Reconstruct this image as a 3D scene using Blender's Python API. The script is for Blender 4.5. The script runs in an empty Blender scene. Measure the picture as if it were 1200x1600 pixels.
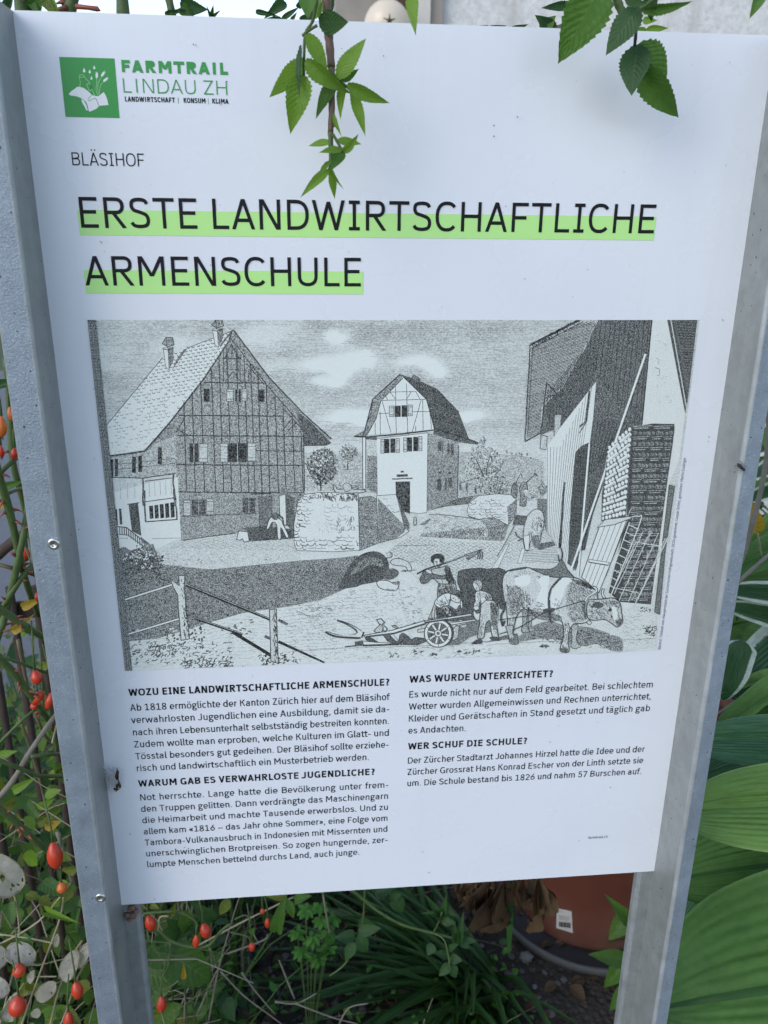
import bpy, bmesh, math, random
from mathutils import Vector, Matrix
R = math.radians
rnd = random.Random(7)
scene = bpy.context.scene
COL = scene.collection

# ------------------------------------------------------------------ camera
ZB = 0.80                                   # height of the panel's lower edge above the ground (m)
CAM = Vector((0.21263501, -0.7071927, 0.68236288 + ZB))
FWD = Vector((0.0897366, 0.94247772, -0.32199858)).normalized()
RGT = Vector((0.99573657, -0.09182982, 0.00871575)).normalized()
RGT = (RGT - FWD * RGT.dot(FWD)).normalized()
UPV = RGT.cross(FWD).normalized()
FPX = 1258.0
cd = bpy.data.cameras.new('camera')
cam = bpy.data.objects.new('camera', cd)
COL.objects.link(cam)
mw = Matrix((RGT, UPV, -FWD)).transposed().to_4x4()
mw.translation = CAM
cam.matrix_world = mw
cd.sensor_width = 36.0
cd.lens = FPX / 1600.0 * 36.0
cd.clip_start = 0.01
cd.clip_end = 3000
cd.dof.use_dof = True
cd.dof.focus_distance = 0.74
cd.dof.aperture_fstop = 11.0
scene.camera = cam

# ------------------------------------------------------------------ sky and sun
SUN_EL, SUN_AZ = R(30), R(232)              # azimuth measured from +Y (behind the sign) towards +X
w = bpy.data.worlds.new('World')
scene.world = w
w.use_nodes = True
nt = w.node_tree
bg = nt.nodes['Background']
sky = nt.nodes.new('ShaderNodeTexSky')
sky.sky_type = 'NISHITA'
sky.sun_disc = False
sky.sun_elevation = SUN_EL
sky.sun_rotation = SUN_AZ
sky.air_density = 1.0
sky.dust_density = 1.0
sky.ozone_density = 2.5
# pale haze towards the horizon, the same all round
tcw = nt.nodes.new('ShaderNodeTexCoord'); sep = nt.nodes.new('ShaderNodeSeparateXYZ'); nt.links.new(tcw.outputs['Generated'], sep.inputs[0])
hz = nt.nodes.new('ShaderNodeMath'); hz.operation = 'SUBTRACT'; hz.use_clamp = True; hz.inputs[0].default_value = 1.0; nt.links.new(sep.outputs[2], hz.inputs[1])
hp = nt.nodes.new('ShaderNodeMath'); hp.operation = 'POWER'; nt.links.new(hz.outputs[0], hp.inputs[0]); hp.inputs[1].default_value = 4.0
hm = nt.nodes.new('ShaderNodeMix'); hm.data_type = 'RGBA'; nt.links.new(hp.outputs[0], hm.inputs[0]); nt.links.new(sky.outputs[0], hm.inputs[6]); hm.inputs[7].default_value = (6.3, 6.4, 6.6, 1)
nt.links.new(hm.outputs[2], bg.inputs[0])
bg.inputs[1].default_value = 0.15
sd = bpy.data.lights.new('sun', 'SUN')
sd.energy = 0.5
sd.angle = R(40)
sd.color = (1.0, 0.95, 0.88)
so = bpy.data.objects.new('sun', sd)
COL.objects.link(so)
sdir = Vector((math.sin(SUN_AZ) * math.cos(SUN_EL), math.cos(SUN_AZ) * math.cos(SUN_EL), math.sin(SUN_EL)))
so.rotation_euler = (-sdir).to_track_quat('-Z', 'Y').to_euler()
so.location = (1, 2, 4)
vs = scene.view_settings
vs.view_transform = 'Standard'
vs.look = 'None'
vs.gamma = 1.0
vs.use_curve_mapping = False
vs.exposure = 0.88
scene.cycles.max_bounces = 8

# ------------------------------------------------------------------ helpers
def ray(px, py):
    return FWD + RGT * ((px - 600) / FPX) - UPV * ((py - 800) / FPX)
def at(px, py, Y):
    """point seen at photo pixel (px,py), at depth Y behind the panel plane"""
    d = ray(px, py)
    return CAM + d * ((Y - CAM.y) / d.y)
def atz(px, py, Z):
    d = ray(px, py)
    return CAM + d * ((Z - CAM.z) / d.z)
def ppm(Y, px=600, py=800):
    """photo pixels per metre at depth Y"""
    return FPX / ((at(px, py, Y) - CAM).dot(FWD))

def link(name, me, parent=None, mat=None, kind=None):
    o = bpy.data.objects.new(name, me)
    COL.objects.link(o)
    if mat is not None and me is not None and len(me.materials) == 0:
        for m in (mat if isinstance(mat, (list, tuple)) else [mat]):
            me.materials.append(m)
    if parent is not None:
        o.parent = parent
    if kind:
        o['kind'] = kind
    return o
def thing(name, label, cat, loc=(0, 0, 0), group=None):
    o = link(name, None)
    o.location = loc
    o['label'] = label
    o['category'] = cat
    if group: o['group'] = group
    return o
def tag(o, label, cat, group=None):
    o['label'] = label
    o['category'] = cat
    if group: o['group'] = group
    return o

class MB:
    """collects raw faces; optional per-face material index and per-vertex attribute"""
    def __init__(s, origin=(0, 0, 0)):
        s.v = []; s.f = []; s.mi = []; s.at = []; s.sm = []; s.uv = []
        s.o = Vector(origin)
    def add(s, vs, fs, mi=0, a=0.0, smooth=False, uv=None):
        b = len(s.v)
        s.v += [tuple(Vector(p) - s.o) for p in vs]
        s.at += (list(a) if isinstance(a, (list, tuple)) else [a] * len(vs))
        s.uv += (uv if uv else [(0.0, 0.0)] * len(vs))
        for f in fs:
            s.f.append([b + i for i in f]); s.mi.append(mi); s.sm.append(smooth)
    def box(s, lo, hi, mi=0, a=0.0):
        x0, y0, z0 = lo; x1, y1, z1 = hi
        s.add([(x0,y0,z0),(x1,y0,z0),(x1,y1,z0),(x0,y1,z0),(x0,y0,z1),(x1,y0,z1),(x1,y1,z1),(x0,y1,z1)],
              [(0,3,2,1),(4,5,6,7),(0,1,5,4),(1,2,6,5),(2,3,7,6),(3,0,4,7)], mi, a)
    def tube(s, pts, rad, n=6, mi=0, a=0.0, cap=True):
        pts = [Vector(p) for p in pts]
        m = len(pts)
        rs = rad if isinstance(rad, (list, tuple)) else [rad] * m
        ring = []
        ref = Vector((0.31, 0.17, 0.93))
        for i, p in enumerate(pts):
            t = (pts[min(i + 1, m - 1)] - pts[max(i - 1, 0)])
            t = t.normalized() if t.length > 1e-9 else Vector((0, 0, 1))
            if abs(t.dot(ref)) > 0.95: ref = Vector((0.9, 0.3, 0.1))
            u = (ref - t * ref.dot(t)).normalized(); v = t.cross(u)
            ref = u
            ring.append([p + (u * math.cos(k / n * 2 * math.pi) + v * math.sin(k / n * 2 * math.pi)) * rs[i] for k in range(n)])
        vs = [q for r in ring for q in r]
        fs = [(i*n+k, i*n+(k+1) % n, (i+1)*n+(k+1) % n, (i+1)*n+k) for i in range(m-1) for k in range(n)]
        if cap:
            fs += [tuple(range(n))[::-1], tuple((m-1)*n+k for k in range(n))]
        s.add(vs, fs, mi, a, True)
    def lathe(s, prof, n=24, mi=0, centre=(0, 0, 0), axis=None, a=0.0, smooth=True):
        c = Vector(centre)
        q = axis.to_track_quat('Z', 'Y') if axis is not None else None
        vs = []
        for r, z in prof:
            for k in range(n):
                p = Vector((r * math.cos(k/n*2*math.pi), r * math.sin(k/n*2*math.pi), z))
                if q: p = q @ p
                vs.append(c + p)
        m = len(prof)
        fs = [(i*n+k, i*n+(k+1) % n, (i+1)*n+(k+1) % n, (i+1)*n+k) for i in range(m-1) for k in range(n)]
        s.add(vs, fs, mi, a, smooth)
    def mesh(s, name, attr=None, uv=False):
        me = bpy.data.meshes.new(name)
        me.from_pydata(s.v, [], s.f)
        me.polygons.foreach_set('material_index', s.mi)
        me.polygons.foreach_set('use_smooth', s.sm)
        if attr:
            A = me.attributes.new(attr, 'FLOAT', 'POINT')
            A.data.foreach_set('value', s.at)
        if uv:
            L = me.uv_layers.new(name='UVMap')
            li = [0] * len(me.loops)
            me.loops.foreach_get('vertex_index', li)
            flat = []
            for i in li: flat += s.uv[i]
            L.data.foreach_set('uv', flat)
        me.update()
        return me
    def build(s, name, mats, parent=None, kind=None, attr=None, uv=False):
        me = s.mesh(name, attr, uv)
        for m in (mats if isinstance(mats, (list, tuple)) else [mats]): me.materials.append(m)
        o = link(name, me, parent, None, kind)
        o.location = s.o if parent is None else (s.o - wloc(parent))
        return o
def wloc(o):
    p = Vector(o.location)
    while o.parent is not None:
        o = o.parent; p += Vector(o.location)
    return p

# ------------------------------------------------------------------ materials
class NT:
    def __init__(s, name):
        s.m = bpy.data.materials.new(name); s.m.use_nodes = True
        s.t = s.m.node_tree; s.b = s.t.nodes['Principled BSDF']
    def n(s, typ, **kw):
        nd = s.t.nodes.new(typ)
        for k, v in kw.items():
            if k.startswith('i_'):
                key = k[2:]
                nd.inputs[int(key) if key.isdigit() else key.replace('_', ' ')].default_value = v
            else: setattr(nd, k, v)
        return nd
    def l(s, a, b): s.t.links.new(a, b)
    def coord(s, kind='Object'): return s.n('ShaderNodeTexCoord').outputs[kind]
    def noise(s, scale, detail=3, rough=.55, vec=None, dist=0.0):
        nd = s.n('ShaderNodeTexNoise'); nd.inputs['Scale'].default_value = scale
        nd.inputs['Detail'].default_value = detail; nd.inputs['Roughness'].default_value = rough
        nd.inputs['Distortion'].default_value = dist
        s.l(vec if vec is not None else s.coord(), nd.inputs['Vector']); return nd.outputs['Fac']
    def ramp(s, fac, stops):
        nd = s.n('ShaderNodeValToRGB'); e = nd.color_ramp.elements
        while len(e) < len(stops): e.new(0.5)
        for i, (p, c) in enumerate(stops):
            e[i].position = p; e[i].color = (*c, 1) if len(c) == 3 else c
        s.l(fac, nd.inputs[0]); return nd.outputs[0]
    def math(s, op, a, b=None, c=None, clamp=False):
        nd = s.n('ShaderNodeMath', operation=op, use_clamp=clamp)
        for i, x in enumerate((a, b, c)):
            if x is None: continue
            if isinstance(x, (int, float)): nd.inputs[i].default_value = x
            else: s.l(x, nd.inputs[i])
        return nd.outputs[0]
    def mix(s, fac, a, b):
        nd = s.n('ShaderNodeMix', data_type='RGBA')
        for i, x in ((0, fac), (6, a), (7, b)):
            if isinstance(x, (int, float)): nd.inputs[i].default_value = x
            elif isinstance(x, tuple): nd.inputs[i].default_value = (*x, 1) if len(x) == 3 else x
            else: s.l(x, nd.inputs[i])
        return nd.outputs[2]
    def base(s, c):
        if isinstance(c, tuple): s.b.inputs['Base Color'].default_value = (*c, 1)
        else: s.l(c, s.b.inputs['Base Color'])
    def set(s, **kw):
        for k, v in kw.items():
            key = k.replace('_', ' ')
            if isinstance(v, (int, float)): s.b.inputs[key].default_value = v
            else: s.l(v, s.b.inputs[key])
    def bump(s, h, strength=.3, dist=.001):
        nd = s.n('ShaderNodeBump'); nd.inputs['Strength'].default_value = strength
        nd.inputs['Distance'].default_value = dist
        s.l(h, nd.inputs['Height']); s.l(nd.outputs[0], s.b.inputs['Normal'])
def srgb(r, g, b):
    f = lambda c: ((c/255+.055)/1.055)**2.4 if c > 10 else c/255/12.92
    return (f(r), f(g), f(b))
# ------------------------------------------------------------------ stroke lettering (a plain grotesque drawn as pen strokes)
def el(cx, cy, rx, ry, a0, a1, n=14, p=2.35):
    out = []
    for i in range(n + 1):
        a = math.radians(a0 + (a1 - a0) * i / n)
        c, s_ = math.cos(a), math.sin(a)
        out.append((cx + rx * math.copysign(abs(c) ** (2/p), c), cy + ry * math.copysign(abs(s_) ** (2/p), s_)))
    return out
def crom(pts, k=4):
    out = []
    n = len(pts)
    for i in range(n - 1):
        p0, p1, p2, p3 = pts[max(i-1, 0)], pts[i], pts[i+1], pts[min(i+2, n-1)]
        for j in range(k):
            t = j / k
            out.append(tuple(.5*(2*b + (c-a)*t + (2*a-5*b+4*c-d)*t*t + (3*b-a-3*c+d)*t**3) for a, b, c, d in zip(p0, p1, p2, p3)))
    out.append(tuple(pts[-1]))
    return out
def ess(m, l, r, h, H):
    r -= .01; l += .01
    e = (h, H - h)
    return crom([(r-.02, H*.80), (r-.09, H-h-H*.04), (m, H-h), (l+.06, H-h-H*.045), (l+.01, H*.74), (l+.08, H*.60), (m, H*.53),
                 (r-.07, H*.44), (r, H*.28), (r-.06, h+H*.05), (m, h), (l+.07, h+H*.035), (l-.01, H*.19)], 3)
ADV = dict(zip('ABCDEFGHIJKLMNOPQRSTUVWXYZ', [.92,.94,.91,.98,.84,.81,.99,1.0,.60,.72,.93,.75,1.18,1.0,1.03,.91,1.03,.935,.86,.84,.985,.885,1.29,.89,.87,.85]))
ADV.update(zip('abcdefghijklmnopqrstuvwxyz', [.81,.84,.74,.84,.79,.49,.79,.815,.36,.36,.765,.38,1.24,.815,.81,.84,.84,.53,.72,.50,.815,.73,1.14,.735,.735,.69]))
ADV.update({c: .86 for c in '0123456789'})
ADV.update({' ': .34, '.': .39, ',': .39, '-': .56, '–': .90, '?': .70, '«': .74, '»': .74, '|': .30, ':': .40, '1': .86})
def glyph(c, h, serifI=True):
    uml = {'Ä': 'A', 'Ö': 'O', 'Ü': 'U', 'ä': 'a', 'ö': 'o', 'ü': 'u'}
    if c in uml:
        a, st = glyph(uml[c], h, serifI)
        y = 1.20 if c.isupper() else .98
        r = max(h * 1.15, .055)
        st = list(st)
        for dx in (-.15, .15):
            st.append(('p', [(a/2 + dx - r, y), (a/2 + dx + r, y)], r))
        return a, st
    a = ADV.get(c, .8)
    T, B, X = 1 - h, h, .745
    XT = X - h
    L, Rr = .125 + h, a - .125 - h          # stems
    l, r = .075 + h, a - .075 - h           # rounds
    P = lambda *pts: ('p', list(pts), h)
    D = lambda x0, y0, x1, y1: ('d', [(x0, y0), (x1, y1)], h)
    m = a / 2
    S = []
    if c == 'A': S = [D(.05+h, 0, m, 1), D(a-.05-h, 0, m, 1), P((.2, .30), (a-.2, .30))]
    elif c == 'B':
        S = [P((L, 0), (L, 1)), P((L, T), *el(a-.40, .755, .40-.12-h, .245-h, 90, -90), (L, .51)),
             P((L, .51), *el(a-.40, .255+h/2, .40-.09-h, .255-h/2, 90, -90), (L, B))]
    elif c == 'C': S = [P(*el(m+.04, .5, m+.04-l, .5-h+.01, 42, 318, 22))]
    elif c == 'D': S = [P((L, 0), (L, 1)), P((L, T), (m-.1, T), *el(m-.05, .5, r-m+.05, .5-h, 90, -90), (L, B))]
    elif c == 'E': S = [P((L, 0), (L, 1)), P((L, T), (a-.10, T)), P((L, .52), (a-.15, .52)), P((L, B), (a-.10, B))]
    elif c == 'F': S = [P((L, 0), (L, 1)), P((L, T), (a-.08, T)), P((L, .49), (a-.14, .49))]
    elif c == 'G': S = [P(*el(m+.02, .5, m+.02-l, .5-h+.01, 45, 330, 22)), P((Rr, 0), (Rr, .5)), P((Rr, .5-h), (m+.08, .5-h))]
    elif c == 'H': S = [P((L, 0), (L, 1)), P((Rr, 0), (Rr, 1)), P((L, .52), (Rr, .52))]
    elif c == 'I':
        S = [P((m, 0), (m, 1))]
        if serifI: S += [P((.1, T), (a-.1, T)), P((.1, B), (a-.1, B))]
    elif c == 'J': S = [P((Rr-.02, 1), *el(Rr-.02-.24, .27, .24, .27-h, 0, -150))]
    elif c == 'K': S = [P((L, 0), (L, 1)), D(L+.12, .48, a-.10-h, 1), D(a-.06-h, 0, L+.25, .60)]
    elif c == 'L': S = [P((L, 0), (L, 1)), P((L, B), (a-.06, B))]
    elif c == 'M': S = [P((L, 0), (L, 1)), P((Rr, 0), (Rr, 1)), D(L+.03, 1, m, .32), D(Rr-.03, 1, m, .32)]
    elif c == 'N': S = [P((L, 0), (L, 1)), P((Rr, 0), (Rr, 1)), D(L+.03, 1, Rr-.03, 0)]
    elif c in 'OQ': S = [P(*el(m, .5, m-l, .5-h+.01, 0, 360, 32))] + ([P((m, .2), (a-.1, -.12))] if c == 'Q' else [])
    elif c == 'P': S = [P((L, 0), (L, 1)), P((L, T), *el(a-.38, .71, .38-.08-h, .29-h, 90, -90), (L, .42+h))]
    elif c == 'R': S = [P((L, 0), (L, 1)), P((L, T), *el(a-.40, .725, .40-.11-h, .275-h, 90, -90), (L, .45+h)), D(a-.07-h, 0, m+.0, .46)]
    elif c == 'S': S = [P(*ess(m, l, r, h, 1.0))]
    elif c == 'T': S = [P((m, 0), (m, 1)), P((.05, T), (a-.05, T))]
    elif c == 'U': S = [P((L, 1), *el(m, .36, m-L, .36-h, 180, 360, 16), (Rr, 1))]
    elif c == 'V': S = [D(.05+h, 1, m, 0), D(a-.05-h, 1, m, 0)]
    elif c == 'W': S = [D(.05+h, 1, a*.28, 0), D(a*.5, .95, a*.28, 0), D(a*.5, .95, a*.72, 0), D(a-.05-h, 1, a*.72, 0)]
    elif c == 'X': S = [D(.06+h, 0, a-.06-h, 1), D(.06+h, 1, a-.06-h, 0)]
    elif c == 'Y': S = [D(.04+h, 1, m, .40), D(a-.04-h, 1, m, .40), P((m, 0), (m, .42))]
    elif c == 'Z': S = [P((.10, T), (a-.09, T)), P((.09, B), (a-.08, B)), D(.09+h*1.3, h, a-.10-h*1.3, 1-h)]
    elif c == 'a':
        S = [P((.13, X-.16), *el(m, X-.24, m-.16-h, .24-h, 155, 0, 10), (a-.16-h, 0)), P((a-.16-h, .43), (m, .43), *el(m-.02, .22, m-.02-l, .21-h*.8, 90, 300, 12), (a-.17, .13))]
    elif c in 'bp':
        S = [P((L, 0 if c == 'b' else -.28), (L, 1.06 if c == 'b' else X)), P(*el(m+.03, X/2, r-m-.03, X/2-h+.01, 0, 360, 24))]
    elif c in 'dq':
        S = [P((Rr, 0 if c == 'd' else -.28), (Rr, 1.06 if c == 'd' else X)), P(*el(m-.03, X/2, m-.03-l, X/2-h+.01, 0, 360, 24))]
    elif c == 'c': S = [P(*el(m+.03, X/2, m+.03-l, X/2-h+.01, 48, 312, 18))]
    elif c == 'e': S = [P((l, X/2-.02), (r, X/2-.02), *el(m, X/2, m-l, X/2-h+.01, 0, 318, 22))]
    elif c == 'f': S = [P((.2, 0), (.2, .80), *el(.2+.2, .82, .2, 1.05-h-.82, 180, 90, 6), (a, 1.05-h)), P((.03, X-h), (a-.02, X-h))]
    elif c == 'g': S = [P(*el(m-.03, .50, m-.05-l, .245-h*.6, 0, 360, 20)), P((m+.15, X-h-.03), (a-.02, X-h)), P((m-.18, .28), (.17, .20), (.19, .08), (m, .05), *el(m, -.12, r-m, .16, 80, -260, 18))]
    elif c in 'hn': S = [P((L, 0), (L, 1.06 if c == 'h' else X)), P((L, X-.25), *el((L+Rr)/2+.01, X-.27, (Rr-L)/2-.01, .27-h+.01, 165, 0, 10), (Rr, 0))]
    elif c == 'i': S = [P((m, 0), (m, X)), P((m, .90), (m, 1.04))]
    elif c == 'j': S = [P((m+.02, X), (m+.02, -.12), (m-.05, -.24), (m-.17, -.26)), P((m+.02, .90), (m+.02, 1.04))]
    elif c == 'k': S = [P((L, 0), (L, 1.06)), D(L+.1, .33, a-.08-h, X), D(a-.05-h, 0, L+.2, .45)]
    elif c == 'l': S = [P((m-.02, 1.06), (m-.02, .08), (m+.05, h), (a-.02, h))]
    elif c == 'm':
        S = [P((L, 0), (L, X))]
        w2 = (Rr - L) / 2
        for x in (L, L + w2):
            S.append(P((x, X-.25), *el(x+w2/2, X-.27, w2/2, .27-h+.01, 165, 0, 10), (x+w2, 0)))
    elif c == 'o': S = [P(*el(m, X/2, m-l, X/2-h+.01, 0, 360, 26))]
    elif c == 'r': S = [P((L, 0), (L, X)), P((L, X-.3), *el(a-.04, X-.32, a-.04-L, .32-h, 170, 90, 8))]
    elif c == 's': S = [P(*ess(m, l, r, h, X))]
    elif c == 't': S = [P((.2, .95), (.2, .16), (.24, h+.02), (.32, h), (a-.01, h)), P((.02, X-h), (a-.02, X-h))]
    elif c == 'u': S = [P((Rr, 0), (Rr, X)), P((L, X), *el((L+Rr)/2, .27, (Rr-L)/2, .27-h+.01, 180, 350, 10))]
    elif c == 'v': S = [D(.04+h, X, m, 0), D(a-.04-h, X, m, 0)]
    elif c == 'w': S = [D(.04+h, X, a*.28, 0), D(a*.5, X*.95, a*.28, 0), D(a*.5, X*.95, a*.72, 0), D(a-.04-h, X, a*.72, 0)]
    elif c == 'x': S = [D(.05+h, 0, a-.05-h, X), D(.05+h, X, a-.05-h, 0)]
    elif c == 'y': S = [D(.04+h, X, m+.03, 0), D(a-.04-h, X, m-.08, -.28)]
    elif c == 'z': S = [P((.08, X-h), (a-.07, X-h)), P((.07, h), (a-.06, h)), D(.07+h*1.3, h, a-.08-h*1.3, X-h)]
    elif c == '0': S = [P(*el(m, .5, m-l-.03, .5-h, 0, 360, 26))]
    elif c == '1': S = [P((m+.02, 0), (m+.02, 1)), P((m, T-.01), (.14, .80)), P((.13, B), (a-.10, B))]
    elif c == '2': S = [P(*el(m, .72, m-.12-h, .28-h, 165, -25, 12), (.12+h, h), (a-.1, h))]
    elif c == '5': S = [P((a-.14, T), (.2+h, T), (.17+h, .50), *el(m, .33, m-.1-h, .33-h, 115, -160, 14))]
    elif c == '6': S = [P((a-.22, 1), (.2+h, .5), (.12+h, .36)), P(*el(m, .32, m-.1-h, .32-h, 0, 360, 22))]
    elif c == '7': S = [P((.1, T), (a-.1, T)), D(m-.12, 0, a-.12-h, 1-h)]
    elif c == '8': S = [P(*el(m, .75, m-.15-h, .25-h*.8, 0, 360, 20)), P(*el(m, .26, m-.10-h, .26-h*.8, 0, 360, 22))]
    elif c == '.': S = [P((m-h*1.2, h*1.1), (m+h*1.2, h*1.1))]
    elif c == ':': S = [P((m-h*1.2, h*1.1), (m+h*1.2, h*1.1)), P((m-h*1.2, .6), (m+h*1.2, .6))]
    elif c == ',': S = [P((m+.02, h*2), (m-.06, -.16))]
    elif c == '-': S = [P((.10, .36), (a-.10, .36))]
    elif c == '–': S = [P((.10, .36), (a-.10, .36))]
    elif c == '|': S = [P((m, -.15), (m, 1.1))]
    elif c == '?': S = [P(*el(m, .76, m-.1-h, .24-h, 160, -60, 12), (m, .45), (m, .27)), P((m-h*1.2, h*1.1), (m+h*1.2, h*1.1))]
    elif c in '«»':
        S = []
        for dx in (0, .26):
            x = .14 + dx; pts = [(x+.2, .62), (x, .37), (x+.2, .12)]
            if c == '»': pts = [(a - q[0], q[1]) for q in pts]
            S.append(P(*pts))
    return a, S

def ribbon(pts, h):
    n = len(pts)
    closed = n > 3 and math.dist(pts[0], pts[-1]) < 1e-4
    V = []
    for i in range(n):
        a = pts[i-1] if i > 0 else (pts[-2] if closed else None)
        b = pts[i+1] if i < n-1 else (pts[1] if closed else None)
        p = pts[i]
        def un(q, r):
            d = math.dist(q, r) or 1e-9
            return ((r[0]-q[0])/d, (r[1]-q[1])/d)
        d1 = un(a, p) if a else None; d2 = un(p, b) if b else None
        if d1 and d2:
            t = (d1[0]+d2[0], d1[1]+d2[1]); tl = math.hypot(*t) or 1e-6
            t = (t[0]/tl, t[1]/tl)
            k = min(1/max(t[0]*d1[0]+t[1]*d1[1], .4), 1.8)
        else:
            t = d1 or d2; k = 1
        nx, ny = -t[1]*h*k, t[0]*h*k
        V.append((p[0]+nx, p[1]+ny)); V.append((p[0]-nx, p[1]-ny))
    F = [(2*i, 2*i+1, 2*i+3, 2*i+2) for i in range(n-1)]
    return V, F

class Print:
    """flat print on the panel: everything in panel millimetres"""
    def __init__(s): s.mb = MB(); s.k = 0
    def put(s, V, F, lay=0.0, mi=0, a=0.0):
        y = -0.0003 - lay * 1e-3
        s.mb.add([(x*1e-3, y, ZB + z*1e-3) for x, z in V], [tuple(f) for f in F], mi, a)
    def text(s, txt, x0, base, cap, x1=None, weight=.12, rot=False, serifI=True, justify=False, track=0.0, mi=0, gapF=0):
        gl = [glyph(c, weight/2, serifI) for c in txt]
        adv = [g[0] + track for g in gl]
        lead = 0.10 if txt[0] not in 'AVWTYaeocst' else 0.06
        tot = sum(adv) - lead*2
        sx = 1.0; sp = 0.0
        if x1 is not None:
            want = (x1 - x0) / cap
            if justify:
                nsp = txt.count(' ')
                ink = tot - nsp*ADV[' ']
                sx = want / (ink + nsp*.36)
                sx = min(max(sx, .80), .93)
                sp = (want - tot*sx) / max(nsp, 1)
            else: sx = want / tot
        x = -lead * sx
        for c, (a, st), ad in zip(txt, gl, adv):
            for kind, pts, hh in st:
                q = [((x + px*sx)*cap, py*cap) for px, py in pts]
                if kind == 'd':
                    (ax, ay), (bx, by) = q
                    L = math.dist(q[0], q[1]); w_ = hh*cap * L/max(abs(by-ay), 1e-6)
                    V = [(ax-w_, ay), (ax+w_, ay), (bx+w_, by), (bx-w_, by)]; F = [(0, 1, 2, 3)]
                else: V, F = ribbon(q, hh*cap)
                s.k = (s.k + 1) % 7
                V = [(x0 - vy, base + vx) if rot else (x0 + vx, base + vy) for vx, vy in V]
                s.put(V, F, .02*s.k, mi)
            x += ad*sx + (sp if c == ' ' else 0)
    def poly(s, pts, lay=0.0, mi=0):
        s.put(pts, [tuple(range(len(pts)))], lay, mi)
    def build(s, name, mats, parent, **kw): return s.mb.build(name, mats, parent, **kw)
# ------------------------------------------------------------------ the engraving printed on the panel
HI = ((-1.781356647, 0.216927385, 31.72244001), (0.147467352, 2.317741587, -3305.3054), (0.239194311, 0.837189282, -3901.5636567))
def board(px, py):
    q = [r[0]*px + r[1]*py + r[2] for r in HI]
    return (q[0]/q[2]*1000, q[1]/q[2]*1000)
CR = {0: (0, 0, 1), 3: (120, 490, 3.75), 4: (430, 490, 3.636), 5: (750, 490, 3.333), 6: (150, 770, 3.75), 7: (450, 770, 3.636), 8: (720, 770, 3.158),
      11: (640, 850, 5.4545), 12: (760, 860, 4.2857), 13: (810, 500, 4.138), 14: (840, 660, 5), 15: (440, 740, 5), 16: (660, 680, 5.4545), 17: (490, 940, 5.714)}
def inside(p, poly):
    x, y = p; c = False; n = len(poly)
    for i in range(n):
        x1, y1 = poly[i]; x2, y2 = poly[i-1]
        if (y1 > y) != (y2 > y) and x < (x2-x1)*(y-y1)/(y2-y1)+x1: c = not c
    return c
PIC = (30.2, 284.6, 561.5, 615.7)           # left, bottom, right, top in panel mm
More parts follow.
